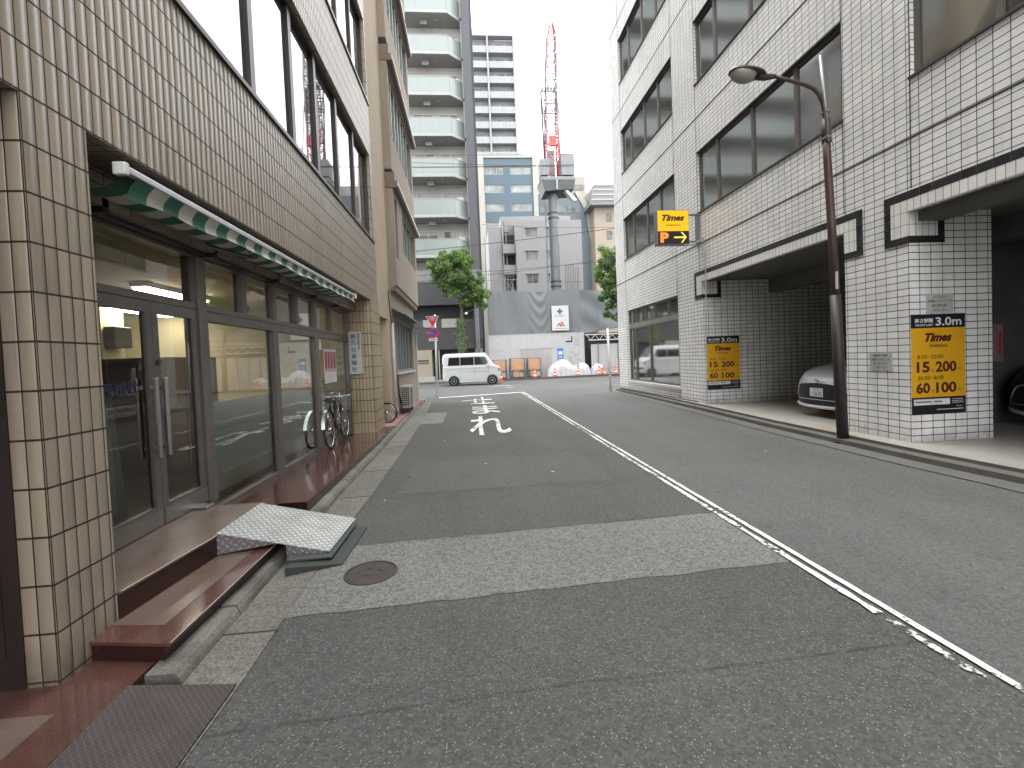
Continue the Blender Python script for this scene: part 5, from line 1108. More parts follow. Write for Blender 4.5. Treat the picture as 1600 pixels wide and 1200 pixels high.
# ------------------------------------------------------------------ hoarding, gate, sheets, things in front
t = thing('site_hoarding', (5, 33, .1), 'tall white site hoarding with notices and a blue panel across the cross street', 'hoarding')
HW = mat('hoarding_white', (.45, .45, .46), .45, var=.05, streak=.08)
mb = MB(); X0 = 1.36
for k in range(14):
    a = X0+k*.4965; mb.box(a, a+.4935, 33.0, 33.03, .12, 3.17)
mb.build('panel', HW, t)
mb = MB(); mb.box(X0, 8.32, 32.985, 33.04, 3.171, 3.21); mb.box(3.55, 6.0, 32.97, 32.999, 2.10, 2.16); mb.box(X0+.15, 2.4, 32.98, 32.999, 2.05, 2.09); mb.build('rail', mat('hoarding_rail', (.36, .34, .33), .5), t)
mb = MB(); mb.box(3.6, 4.70, 32.982, 32.998, .13, 2.09); mb.box(4.71, 5.85, 32.982, 32.998, .13, 2.09); mb.build('gate_leaf', mat('hoarding_door', (.36, .345, .34), .5, var=.05), t)
mb = MB(); mb.box(6.30, 6.72, 32.975, 32.999, .95, 2.08); mb.build('blue_panel', mat('panel_blue', (.05, .19, .52), .45), t)
mb = MB(); mb.box(6.36, 6.66, 32.965, 32.974, 1.62, 1.86); mb.box(6.36, 6.66, 32.965, 32.974, 1.10, 1.28)
for k in range(3): mb.box(6.40+.08*k, 6.45+.08*k, 32.965, 32.974, 1.40, 1.50)
mb.build('panel_mark', SW, t)
mb = MB(); mb.box(6.95, 7.42, 32.985, 32.998, 2.50, 2.60); mb.box(7.36, 7.43, 32.985, 32.9979, 2.601, 2.92); mb.build('black_mark', BLACKM, t)
mb = MB(); mb.box(7.55, 8.0, 32.985, 32.998, 2.2, 2.9); mb.box(5.30, 5.75, 32.975, 32.981, 1.5, 2.0); mb.box(7.05, 8.2, 32.985, 32.998, .75, 1.85); mb.build('notice_sheet', mat('notice_green_grey', (.42, .44, .41), .5), t)
r = random.Random(11); mb = MB()
for k in range(34): 
    x, z = r.uniform(7.08, 8.1), r.uniform(.8, 1.8); 
    if k % 2: mb.box(x, min(8.18, x+r.uniform(.08, .4)), 32.978, 32.984, z, z+.022)
    else: mb.box(x, x+.022, 32.9785, 32.984, z, min(1.83, z+r.uniform(.05, .3)))
for k in range(5): mb.box(5.35, 5.70, 32.968, 32.974, 1.56+.085*k, 1.58+.085*k)
for k in range(4): mb.box(7.6, 7.95, 32.978, 32.984, 2.3+.15*k, 2.33+.15*k)
mb.build('notice_lines', mat('line_grey', (.24, .24, .25), .6), t)
# sheet over the scaffold: folds and swags
t = thing('scaffold_sheet', (6, 33.5, 3.1), 'draped grey tarpaulin over the scaffold above the white hoarding', 'tarpaulin')
SH = mat('grey_tarp', (.165, .18, .19), .65, var=.10, scale=.6, fine=.06, fscale=20)
mb = MB(); nx, nz = 150, 30
def tarp(i, j):
    x = 1.40+13.2*i/nx; f = j/nz; top = 6.38+.06*math.sin(x*1.1)-.10*abs(math.sin(x*.85)); bot = 3.12 + (max(0, x-8.4)*.12 if x > 8.4 else 0)
    z = bot+(top-bot)*f; y = 33.42
    c0 = 5.1; u = (x-c0)/.85
    if abs(u) < 1: y += .045*math.sin((f*4.2-u*u*1.7+.25*math.sin(u*3))*5.2)*(1-u*u)**.8*(.5+.5*f)
    y += .035*math.sin(x*2.3+f*2)+.02*math.sin(x*6.1+f*3.1)*f + .05*math.exp(-((x-3.1)/.5)**2)*math.sin(f*3)
    for sx in (1.9, 4.05, 5.95, 7.6, 9.6): y -= .05*math.exp(-((x-sx)/.08)**2)
    if x > 8.2: y += .05*math.sin((f*3.5+(x-8.2)*.45+.3*math.sin(x*2))*3.1)
    return (x, y, z)
for i in range(nx):
    for j in range(nz): mb.quad(tarp(i, j), tarp(i+1, j), tarp(i+1, j+1), tarp(i, j+1))
mb.build('sheet', SH, t, smooth=True)
mb = MB()
for x in (1.5, 3.3, 5.1, 5.9, 7.7, 9.5): mb.tube([(x, 33.75, .1), (x, 33.75, 7.0)], .025, 6)
mb.build('standard', GREYM, t)
t = thing('site_sign', (6.63, 33.2, 3.36), 'white board with green cross and red peaked logo hung on the grey tarpaulin', 'sign')
mb = MB(); mb.box(6.02, 7.26, 33.14, 33.24, 3.38, 5.17); mb.build('board', mat('board_clean', (.58, .60, .60), .45, var=.03), t, bevel=.01)
mb = MB(); mb.box(6.545, 6.675, 33.13, 33.139, 4.56, 4.96); mb.box(6.41, 6.544, 33.13, 33.139, 4.695, 4.825); mb.box(6.676, 6.81, 33.13, 33.139, 4.695, 4.825)
mb.text('安全第一', (6.62, 33.135, 4.43), (1, 0, 0), (0, 0, 1), w=.9, h=.10); mb.build('green_cross', mat('cross_green', (.05, .12, .10), .5), t)
mb = MB(); Yf = 33.132
mb.add([(6.34, Yf, 3.66), (6.42, Yf, 3.66), (6.56, Yf, 3.90), (6.50, Yf, 3.93)], [(0, 1, 2, 3)]); mb.add([(6.50, Yf, 3.93), (6.56, Yf, 3.90), (6.66, Yf, 3.66), (6.58, Yf, 3.66)], [(0, 1, 2, 3)])
mb.add([(6.58, Yf-.002, 3.66), (6.66, Yf-.002, 3.66), (6.75, Yf-.002, 3.95), (6.73, Yf-.002, 4.06)], [(0, 1, 2, 3)]); mb.add([(6.73, Yf, 4.06), (6.75, Yf, 3.93), (6.88, Yf, 3.66), (6.97, Yf, 3.66)], [(0, 1, 2, 3)]); mb.add([(6.70, Yf-.004, 3.74), (6.75, Yf-.004, 3.66), (6.81, Yf-.004, 3.74), (6.76, Yf-.004, 3.84)], [(0, 1, 2, 3)]); mb.build('logo', SR, t)
mb = MB(); mb.box(6.2, 7.08, 33.134, 33.139, 3.50, 3.54); mb.build('caption_line', mat('line_grey', None), t)
# gate with truss
t = thing('site_gate', (9.6, 33, .1), 'white corrugated site gate with a white truss beam beside the hoarding', 'gate')
mb = MB()
for k in range(26):
    a = 8.80+k*.185; mb.box(a, a+.10, 33.0+.02*(k % 2), 33.04+.02*(k % 2), .15, 2.28); mb.box(a+.101, a+.184, 33.03, 33.05, .15, 2.28)
mb.build('panel', HW, t)
mb = MB()
for k in range(5): mb.box(9.3+k*.75, 9.36+k*.75, 32.96, 32.999, .12, 2.35)
mb.build('post', GREYM, t)
mb = MB(); mb.tube([(8.35, 32.9, 2.98), (14, 32.9, 2.98)], .035, 6); mb.tube([(8.6, 32.9, 2.58), (14, 32.9, 2.58)], .035, 6)
for k in range(8):
    a = 8.45+k*.64; mb.tube([(a, 32.9, 2.98), (a+.32, 32.9, 2.58), (a+.64, 32.9, 2.98)], .022, 6)
mb.build('truss', WHITE, t)
mb = MB(); mb.box(8.33, 14, 33.3, 33.34, .12, 3.1); mb.build('dark_gap_sheet', mat('gap_black', (.02, .022, .022), .9, var=.4, scale=3), t)  # dark sheet behind the gate; the gap's shade is put into its colour
# cones
t = thing('traffic_cone', (1.98, 31.0, 0), 'orange cone by the nose of the white van', 'traffic cone', 'orange cones along the hoarding')
ORG = mat('cone_orange', (.70, .09, .015), .5, var=.1); L0 = Vector((1.98, 31.0, 0))
mb = MB(); mb.box(-.19, .19, -.19, .19, 0, .035, Matrix.Translation(L0)); mb.build('base', ORG, t, bevel=.01)
mb = MB(); mb.lathe([(.14, .036), (.125, .10), (.035, .66), (.03, .70), (0, .70)], Matrix.Translation(L0), 20); mb.build('cone', ORG, t, smooth=True)
mb = MB(); mb.lathe([(.108, .22), (.088, .33)], Matrix.Translation(L0), 20, False); mb.lathe([(.072, .45), (.055, .54)], Matrix.Translation(L0), 20, False); mb.build('reflective_band', SW, t, smooth=True)
for (x, y, rz, l) in ((4.35, 31.2, .3, 'orange cone in front of the rightmost cardboard-loaded cage'), (5.78, 31.4, 0, 'orange cone before the left white-sheeted pile'), (7.40, 31.4, .5, 'orange cone before the right white-sheeted pile'), (8.92, 31.5, .2, 'orange cone before the gate, left of a close pair'), (9.27, 31.6, .7, 'orange cone before the gate, right of a close pair'), (10.1, 31.5, 0, 'orange cone nearest the white tiled building corner')):
    copy_thing(t, (x, y, .02), rz, l)
t = thing('cone_lamp', (7.4, 31.3, .7), 'small dark warning lamp on top of the cone before the right white-sheeted pile', 'lamp')
mb = MB(); mb.lathe([(.03, .70), (.05, .74), (.05, .82), (.0, .84)], Matrix.Translation((7.4, 31.4, .02)), 12); mb.build('lens', BLACKM, t)
mb = MB(); mb.box(8.95, 10.3, 31.46, 31.49, .52, .56); tag(mb.build('cone_bar', mat('bar_red', (.45, .03, .02), .5)), 'red bar laid between the cones before the gate', 'bar')
# roll cages with cartons
def cage(x0, x1, y, h, label, seed):
    t = thing('roll_cage', ((x0+x1)/2, y, 0), label, 'roll cage', 'roll cages of cardboard beside the van'); r = random.Random(seed); FR = mat('cage_frame', (.035, .045, .075), .4, .5); CB = mat('cage_castor', (.02, .02, .02), .6)
    mb = MB(); d = .75
    for x in (x0, x1):
        for yy in (y-d/2, y+d/2): mb.tube([(x, yy, .16), (x, yy, h)], .022, 6)
        for z in [.2+k*(h-.25)/6 for k in range(7)]: mb.tube([(x, y-d/2, z), (x, y+d/2, z)], .012, 5)
    for z in (.18, .55, h-.02): mb.tube([(x0, y+d/2, z), (x1, y+d/2, z)], .016, 5)
    mb.tube([(x0, y-d/2, .18), (x1, y-d/2, .18)], .022, 5); mb.tube([(x0, y-d/2, .62), (x1, y-d/2, .62)], .014, 5); mb.build('frame', FR, t)
    mb = MB(); mb.box(x0, x1, y-d/2, y+d/2, .15, .178); mb.build('base', FR, t)
    for x in (x0+.05, x1-.05):
        for yy in (y-d/2+.05, y+d/2-.05): mb = MB(); mb.lathe([(.0, -.02), (.07, -.02), (.07, .02), (0, .02)], Matrix.Translation((x, yy, .07)) @ Matrix.Rotation(math.pi/2, 4, 'Y'), 14, False); mb.build('castor', CB, t)
    for k, (a, b, lo, hi) in enumerate(((.06, .94, .70, h-.06), (.20, .62, .19, .66), (.64, .92, .19, .52))):
        w = x1-x0; m = MB(); m.box(x0+w*a, x0+w*b, y-d/2+.06, y+d/2-.08, lo, hi); o = m.build('carton', mat('cardboard%d' % k, ((.50, .30, .17), (.46, .26, .16), (.42, .33, .2))[k], .8, var=.1), None, bevel=.006)
        tag(o, f'{["large", "middle-sized", "small"][k]} brown carton, {["topmost", "lower left", "lower right"][k]} in the {label.split(" of the")[0].split(" roll")[0]} roll cage', 'carton', 'cartons in the roll cages')
cage(1.55, 2.45, 32.0, 1.42, 'leftmost roll cage of the three, half behind the white van', 1); cage(2.72, 3.72, 32.0, 1.50, 'middle roll cage of the three, with the fullest load', 2); cage(3.92, 4.85, 32.0, 1.46, 'rightmost roll cage of the three, standing behind a cone', 3)
# sheeted piles
def pile(x0, x1, y, h, seed, label):
    r = random.Random(seed); mb = MB(); n = 26; ph = [r.uniform(0, 6) for _ in range(4)]
    def P(i, j):
        u, v = 2*i/n-1, 2*j/n-1; e = max(0, 1-abs(u)**3.2)*max(0, 1-abs(v)**3); z = h*e**.42*(1+.14*math.sin(u*3+ph[0])+.07*math.sin(u*9+v*5+ph[1])+.05*math.sin(v*11+u*4+ph[2]))
        return (x0+(x1-x0)*(i/n)+.03*math.sin(j*1.7+ph[3]), y+.55*v+.03*math.sin(i*1.3), .13+max(0, z))
    for i in range(n):
        for j in range(n): mb.quad(P(i, j), P(i+1, j), P(i+1, j+1), P(i, j+1))
    tag(mb.build('covered_pile', mat('white_sheet', (.47, .47, .49), .5, var=.05), smooth=True), label, 'covered pile', 'sheeted piles before the hoarding')
pile(5.35, 7.25, 32.1, .92, 1, 'tallest white-sheeted pile under the blue panel'); pile(6.9, 8.40, 32.2, .76, 2, 'middle white-sheeted pile ending at the hoarding edge'); pile(8.5, 9.5, 32.2, .62, 3, 'low white-sheeted pile in front of the gate')

# ------------------------------------------------------------------ street trees
LEAF = None
def leafmat():
    m, nt, b = _new('leaf_green'); tc = N(nt, 'ShaderNodeTexCoord').outputs['Object']
    oi = N(nt, 'ShaderNodeNewGeometry').outputs['Random Per Island']
    f = ramp(nt, oi, 0, .55, 1, 1.5); c = mixc(nt, ramp(nt, noise(nt, tc, 1.3, 3), .35, 0, .65, 1), (.070, .130, .032), (.13, .215, .055))
    lk(nt, mixc(nt, 1.0, c, f, 'MULTIPLY'), b.inputs['Base Color']); b.inputs['Roughness'].default_value = .55
    tr = N(nt, 'ShaderNodeBsdfTranslucent'); tr.inputs[0].default_value = (.18, .33, .06, 1); mxs = N(nt, 'ShaderNodeMixShader'); mxs.inputs[0].default_value = .3
    o = nt.nodes['Material Output']; lk(nt, b.outputs[0], mxs.inputs[1]); lk(nt, tr.outputs[0], mxs.inputs[2]); lk(nt, mxs.outputs[0], o.inputs[0]); return m
LEAF = leafmat(); BARK = mat('bark', (.075, .062, .05), .9, var=.3, scale=6, fine=.3, fscale=25, bump=.01)
def tree(base, clumps, trunk, seed, label, nl=700, ls=.11):
    t = thing('street_tree', base, label, 'tree', 'street trees across the cross street'); r = random.Random(seed); mb = MB(); clumps = [(c, q*1.14) for c, q in clumps]
    mb.tube(trunk, [.15-.10*i/(len(trunk)-1) for i in range(len(trunk))], 10)
    for (c, rad) in clumps:
        c = Vector(c); k = min(len(trunk)-1, max(1, next((i for i, p in enumerate(trunk) if p[2] > c.z-1.0), len(trunk)-1))); s_ = Vector(trunk[k]); mid = s_.lerp(c, .5)+Vector((r.uniform(-.15, .15), r.uniform(-.15, .15), -.12)); mb.tube([s_, mid, c], [.05, .035, .015], 6)
        for _ in range(5):
            d = Vector((r.gauss(0, 1), r.gauss(0, 1), r.gauss(0, .8))).normalized()*rad*r.uniform(.5, .95); mb.tube([c, c+d*.5, c+d], [.016, .011, .005], 4)
    mb.build('trunk', BARK, t, smooth=True)
    mb = MB()
    for (c, rad) in clumps:
        c = Vector(c); n = int(nl*(rad/.6)**2)
        subs = [(c+Vector((r.gauss(0, 1), r.gauss(0, 1), r.gauss(0, .75))).normalized()*rad*r.uniform(.35, 1.0), rad*r.uniform(.26, .46)) for _ in range(12)]
        for _ in range(n):
            sc, sr = r.choice(subs); d = Vector((r.gauss(0, 1), r.gauss(0, 1), r.gauss(0, .7))); d = d.normalized()*sr*r.uniform(.3, 1.05)
            p = sc+d; nrm = (d.normalized()+Vector((r.gauss(0, .6), r.gauss(0, .6), r.gauss(.5, .6)))).normalized(); a = nrm.orthogonal().normalized(); b = nrm.cross(a); an = r.uniform(0, 6.3); a, b = a*math.cos(an)+b*math.sin(an), b*math.cos(an)-a*math.sin(an); s_ = ls*r.uniform(.6, 1.25)
            mb.add([p-a*s_, p-b*s_*.42+nrm*.01, p+a*s_, p+b*s_*.42+nrm*.01], [(0, 1, 2, 3)])
    mb.build('crown', LEAF, t); return t
CL = [((-1.75, 31, 7.6), .72), ((-1.0, 30.8, 8.1), .85), ((-.25, 31.1, 8.0), .75), ((-1.2, 31.2, 7.0), .8), ((-1.9, 31, 6.9), .5), ((-.4, 30.7, 7.1), .75), ((.1, 31.2, 6.5), .7), ((.75, 31, 6.6), .62), ((1.0, 30.9, 5.9), .55), ((.35, 31.2, 5.7), .6), ((-.5, 31, 6.2), .65), ((-1.2, 30.8, 6.1), .5), ((.9, 31, 5.2), .38), ((-1.5, 31.1, 8.4), .45), ((-.3, 31, 5.3), .35)]
tree((-.5, 31.0, .1), CL, [(-.62, 31, .1), (-.58, 31, 2.0), (-.55, 31, 3.6), (-.42, 31, 4.6), (-.45, 31, 5.6), (-.6, 31, 6.8), (-.8, 31, 7.8)], 5, 'left street tree with a bushy lopsided green crown in front of the dark facade', 1150, .085)
# leafy sprouts low on the left tree's trunk belong to the same crown
r = random.Random(8); t = [o for o in bpy.data.objects if o.name == 'street_tree'][0]; mb = MB()
for _ in range(420):
    z = r.uniform(2.0, 4.3); p = Vector((-.56+.2*r.gauss(0, .8), 31+r.gauss(0, .18), z)); a = Vector((r.gauss(0, 1), r.gauss(0, 1), r.gauss(0, 1))).normalized(); b = a.orthogonal().normalized(); mb.add([p-a*.08, p-b*.035, p+a*.08, p+b*.035], [(0, 1, 2, 3)])
mb.build('trunk_sprout', LEAF, t, kind='stuff')
CR = [((9.3, 30.5, 7.6), .6), ((9.9, 30.5, 8.1), .8), ((9.0, 30.6, 6.9), .45), ((9.4, 30.4, 6.5), .6), ((10.2, 30.5, 7.0), .9), ((9.7, 30.5, 5.8), .6), ((9.2, 30.7, 5.4), .35), ((9.6, 30.4, 4.8), .4), ((10.4, 30.5, 5.4), .7), ((9.3, 30.5, 4.2), .3), ((9.9, 30.5, 4.0), .4)]
tree((10.5, 30.5, .1), CR, [(10.45, 30.5, .1), (10.4, 30.5, 2.0), (10.3, 30.5, 3.6), (10.1, 30.5, 5.0), (9.95, 30.5, 6.2), (9.9, 30.5, 7.4)], 6, 'right street tree half hidden behind the white tiled building', 1150, .085)
t = thing('utility_pole', (.9, 33.2, .1), 'grey utility pole between the dark facade and the hoarding', 'pole')
mb = MB(); mb.tube([(.62, 32.4, .1), (.55, 32.4, 7.4)], [.15, .12], 14); mb.build('pole', mat('concrete_pole', (.17, .175, .18), .8, var=.1), t, smooth=True)
mb = MB(); mb.lathe([(0, -.09), (.08, -.06), (.09, .03), (0, .08)], Matrix.Translation((-.13, 30.2, 4.55)), 12); tag(mb.build('globe_lamp', mat('globe_white', (.62, .6, .56), .4)), 'small white globe lamp beside the left tree trunk', 'lamp')

# ------------------------------------------------------------------ balcony block beyond the crossing
ap = thing('apartment_block', (-4, 36, .1), 'tall apartment block with pale glass balconies and a dark grey ground storey', 'building')
AWL = mat('apt_wall', (.34, .335, .315), .8, var=.06); AFIN = mat('apt_fin', (.068, .071, .080), .7, var=.05, streak=.08); ASL = mat('apt_slab', (.31, .31, .30), .7, var=.05, streak=.12); ASO = mat('apt_soffit', (.30, .30, .29), .8, var=.05)
APN = mat('balcony_glass', (.20, .232, .222), .25, var=.04, spec=.6); ADK = mat('apt_dark_panel', (.038, .038, .041), .6, var=.08); 
mb = MB(); mb.box(-14, .40, 35.6, 45, 7.0, 42); mb.build('wall', AWL, ap)
mb = MB(); mb.box(.401, .98, 34.3, 45, 3.0, 44); mb.box(.98, 1.20, 36, 45, .1, 42); mb.build('side_fin', AFIN, ap)
zs_ = [9.02+2.905*k for k in range(12)]
for k, z in enumerate(zs_):
    mb = MB(); mb.prism([(-14, 34.0, z), (-.62, 34.0, z), (.30, 34.85, z), (.36, 35.6, z), (-14, 35.6, z)], (0, 0, .20)); mb.build('balcony_slab', ASL, ap)
    mb = MB(); mb.prism([(-14, 34.06, z-.012), (-.62, 34.06, z-.012), (.28, 34.88, z-.012), (.30, 35.6, z-.012), (-14, 35.6, z-.012)], (0, 0, .011)); mb.build('balcony_soffit', ASO, ap)
    mb = MB()
    for a in range(12): mb.box(-14+a*1.115, -14+a*1.115+1.105, 34.02, 34.04, z+.201, z+1.32)
    mb.prism([(-.61, 34.02, z+.201), (.29, 34.85, z+.201), (.28, 34.87, z+.201), (-.62, 34.04, z+.201)], (0, 0, 1.12)); g_ = mb.build('balcony_panel', APN, ap)
    mb = MB(); mb.box(-14, -.60, 34.0, 34.05, z+1.321, z+1.36); mb.tube([(-.6, 34.03, z+1.34), (.29, 34.86, z+1.34)], .025, 6); mb.box(.30, .39, 34.8, 34.95, z+.2, z+2.9); mb.build('rail', ASL, g_)
    mb = MB()
    for a in (-3.5, -1.6): mb.quad((a, 35.59, z+.2), (a+1.5, 35.59, z+.2), (a+1.5, 35.59, z+2.25), (a, 35.59, z+2.25))
    w_ = mb.build('window', darkglass('apt_glass', (.14, .14, .14), ior=1.6, var=.4), ap)
    mb = MB()
    for a in (-3.5, -1.6):
        for q in (0, .73, 1.45): mb.box(a+q, a+q+.05, 35.54, 35.589, z+.2, z+2.3)
        mb.box(a, a+1.5, 35.545, 35.5895, z+2.25, z+2.32)
    mb.build('frame', mat('apt_frame', (.42, .40, .38), .6), w_)
    mb = MB(); mb.box(-.45, .02, 35.0, 35.4, z+.21, z+1.75); mb.build('balcony_locker', mat('locker_white', (.42, .42, .40), .6), ap)
    mb = MB(); mb.box(-2.6, -2.1, 34.7, 34.95, z+2.55, z+2.87); mb.cbox((-1.45, 34.6, z+2.78), (.12, .12, .1)); mb.build('soffit_fitting', GREYM, ap)
mb = MB(); mb.box(-14, .98, 34.05, 35.5, 5.6, 7.25); mb.box(-14, .98, 34.4, 35.5, 2.35, 4.55); mb.box(-14, .40, 35.5, 36, .1, 7.0); mb.build('dark_cladding', ADK, ap)
mb = MB(); mb.box(-14, .98, 34.02, 35.5, 7.26, 8.1); mb.build('concrete_beam', mat('apt_beam', (.16, .16, .155), .8), ap)
mb = MB(); mb.box(-3.35, -2.75, 34.35, 34.399, 4.0, 4.55); mb.box(-2.0, -.9, 34.35, 34.399, 3.95, 4.60); mb.build('window', mat('blind_grey', (.26, .26, .25), .6), ap)
for z in (3.0, 3.5, 4.0):
    pass
mb = MB(); mb.box(-6.0, -2.80, 34.2, 35.4, .12, 2.349); mb.build('entrance_wall', mat('entrance_beige', (.27, .24, .18), .8, var=.05), ap)
mb = MB(); mb.box(-3.95, -3.05, 34.17, 34.199, 1.52, 1.62); mb.box(-3.95, -3.05, 34.17, 34.199, 1.36, 1.42); mb.build('letter_slot', BLACKM, ap)
mb = MB(); mb.box(-14, -2.6, 33.6, 34.15, .115, .40); mb.build('low_kerb_wall', ASL, ap)
mb = MB(); mb.box(-2.3, -2.24, 34.0, 34.06, .12, 2.3); mb.box(.9, 1.25, 33.5, 33.7, .12, 2.0)
for k in range(9): mb.box(1.02+k*.001, 1.3, 33.45, 33.49, .2+k*.2, .27+k*.2)
mb.build('fence_panel', mat('pale_slats', (.36, .35, .33), .6), ap)

# ------------------------------------------------------------------ further buildings
def K(x, z, k): return x*k, 1.52+(z-1.52)*k
def facade(name, label, x0, x1, zt, y, depth, wallm, wins, gm, fm, holes_depth=.15, zb=.1, fw=.07):
    t = thing(name, ((x0+x1)/2, y, 0), label, 'building'); mb = MB(); H = [(w[0], w[1], w[2], w[3]) for w in wins]
    wall(mb, 'y', y, x0, x1, zb, zt, H, depth=holes_depth, sign=-1); mb.quad((x0, y, zb), (x0, y+depth, zb), (x0, y+depth, zt), (x0, y, zt)); mb.quad((x1, y, zb), (x1, y+depth, zb), (x1, y+depth, zt), (x1, y, zt)); mb.quad((x0, y, zt), (x1, y, zt), (x1, y+depth, zt), (x0, y+depth, zt)); mb.build('wall', wallm, t)
    for w in wins: window(t, 'y', y+.07, w[0], w[1], w[2], w[3], list(w[4]) if len(w) > 4 else [], gm, fm, fw=fw, fd=.07, sign=-1)
    return t
k = 56/45.; GRB = mat('grey_plaster', (.265, .265, .27), .85, var=.05, streak=.10); FARG = darkglass('far_glass', (.09, .10, .10), ior=1.6, rough=.08, var=.7, scale=.8); FWF = mat('far_frame', (.27, .27, .27), .5)
wins = []
for z0_, z1_ in ((13.2, 14.1), (10.96, 11.88), (8.72, 9.65), (6.5, 7.4)):
    for xa, xb in ((5.85, 7.0), (8.0, 8.75)):
        a, zz0 = K(xa, z0_, k); b, zz1 = K(xb, z1_, k); wins.append((a, b, zz0, zz1, [(a+b)/2]))
gx0, gz = K(4.92, 14.85, k); gx1, _ = K(11.45, 1, k)
t = facade('grey_block', 'plain grey plastered block with small windows behind the crane mast', gx0, gx1, gz, 56, 12, GRB, wins, FARG, FWF)
mb = MB()
for w in wins: mb.box(w[0]-.1, w[1]+.1, 55.8, 55.99, w[3]+.02, w[3]+.12)
mb.build('window_hood', FWF, t)
mb = MB(); a, _ = K(2.3, 1, k); b, zt_ = K(3.62, 14.9, k); mb.box(a, b, 57.5, 66, .1, zt_-.4); c_, zt2 = K(10.8, 15.8, k); mb.box(b, c_, 58.2, 67.9, .1, zt2); mb.build('rear_wall', GRB, t)
mb = MB(); mb.tube([(b+.15, 57.3, 3), (b+.15, 57.3, zt_)], .08, 8); mb.tube([(b+.55, 57.3, 10), (b+.55, 57.3, zt_-1)], .05, 8); mb.build('downpipe', FWF, t)
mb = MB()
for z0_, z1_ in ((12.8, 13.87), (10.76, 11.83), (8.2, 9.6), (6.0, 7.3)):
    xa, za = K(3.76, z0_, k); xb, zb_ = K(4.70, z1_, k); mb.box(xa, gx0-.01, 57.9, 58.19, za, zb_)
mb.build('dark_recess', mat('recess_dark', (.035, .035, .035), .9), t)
mb = MB()
for z0_ in (12.8, 10.76, 8.2):
    xa, za = K(3.70, z0_, k); mb.box(xa, gx0-.01, 56.6, 57.8, za-1.2, za-.1)
xa, za = K(3.95, 14.2, k); mb.box(xa, xa+.55, 57.9, 58.19, za, za+1.4); mb.build('stair_balcony', GRB, t)
# blue panelled office
k = 75/60.; BLU = mat('blue_panel', (.055, .090, .113), .4, .1, var=.06); IVO = mat('ivory_strip', (.34, .325, .29), .7, var=.05, streak=.1)
wins = []
for z0_, z1_ in ((25.22, 26.18), (22.9, 23.9), (20.5, 21.5), (18.1, 19.1), (15.7, 16.7)):
    for xa, xb, n in ((2.80, 5.25, 3), (6.18, 8.85, 3)):
        a, zz0 = K(xa, z0_, k); b, zz1 = K(xb, z1_, k); wins.append((a, b, zz0, zz1, [a+(b-a)*i/n for i in range(1, n)]))
x0, zt_ = K(2.75, 27.3, k); x1, _ = K(9.06, 1, k)
t = facade('blue_office', 'blue panelled office block with ivory side strips behind the grey block', x0, x1, zt_, 75, 14, BLU, wins, darkglass('far_glass_bright', (.18, .20, .19), ior=1.6, rough=.08, var=.5, scale=.5), FWF)
a, _ = K(1.70, 1, k); b, zb_ = K(9.66, 27.6, k)
mb = MB(); mb.box(a, x0-.01, 74.7, 89, .1, zb_); mb.box(x1+.01, b, 74.7, 89, .1, zb_); mb.box(a, b, 74.8, 89, zt_+.01, zb_+.05); mb.build('ivory_strip', IVO, t)
mb = MB()
for i in range(7): mb.box(a+1.2+i*1.15, a+1.9+i*1.15, 76, 77, zb_+.06, zb_+.45+.2*(i % 3))
mb.build('roof_unit', GREYM, t)
# second blue block with bent ivory edge
k = 80/62.; t = thing('bent_block', (17, 80, 0), 'blue-grey block with a bent ivory edge beside the crane mast', 'building')
P2 = [K(9.79, 0, k)[0], K(15.65, 0, k)[0], K(17.3, 0, k)[0], K(17.95, 0, k)[0]]; Z2 = [K(0, 23.4, k)[1], K(0, 21.0, k)[1], K(0, 16, k)[1]]
mb = MB(); mb.prism([(P2[0], 80, .1), (P2[3]-1.1, 80, .1), (P2[3]-1.1, 80, Z2[2]), (P2[2]-1.1, 80, Z2[1]), (P2[1]-.9, 80, Z2[0]), (P2[0], 80, Z2[0])], (0, 12, 0)); mb.build('wall', mat('blue_panel2', (.09, .12, .14), .5, var=.1), t)
mb = MB(); mb.prism([(P2[3]-1.09, 79.8, .1), (P2[3], 79.8, .1), (P2[3], 79.8, Z2[2]), (P2[2], 79.8, Z2[1]), (P2[1], 79.8, Z2[0]+.3), (P2[1]-.89, 79.8, Z2[0]+.3), (P2[2]-1.09, 79.8, Z2[1]), (P2[3]-1.09, 79.8, Z2[2])], (0, 12, 0)); mb.build('ivory_edge', IVO, t)
for i in range(8):
    mb = MB(); zz = Z2[0]-2.0-i*2.9
    for j in range(3): mb.box(P2[0]+.4+j*2.5, P2[0]+2.5+j*2.5, 79.93, 79.999, zz-1.3, zz)
    mb.build('window', FARG, t)
# brown stepped block far right, tan block, pale block
t = thing('brown_block', (23.5, 75, 0), 'tan block with dark stepped roof terraces at the right edge of the far view', 'building')
mb = MB(); mb.box(21.9, 32, 77, 90, .1, 26.3); mb.build('wall', mat('tan_wall', (.30, .25, .20), .8, var=.06), t)
mb = MB()
for i in range(4): mb.box(20.9+i*.5, 32, 75.5+i*1.2, 90, 26.31+i*1.25, 26.31+i*1.25+.7)
mb.build('terrace', mat('terrace_grey', (.17, .17, .18), .7, var=.08), t)
mb = MB()
for i in range(4): mb.box(21.1+i*.5, 32, 75.4+i*1.2, 90, 26.31+i*1.25+.701, 26.31+i*1.25+.95)
mb.build('parapet', IVO, t)
for i in range(7):
    mb = MB(); mb.box(24.0, 24.9, 76.9, 76.99, 24.0-i*3, 25.4-i*3); mb.build('window', FARG, t)
t = thing('pale_block', (19, 120, 0), 'pale tan high block far behind the crane mast', 'building')
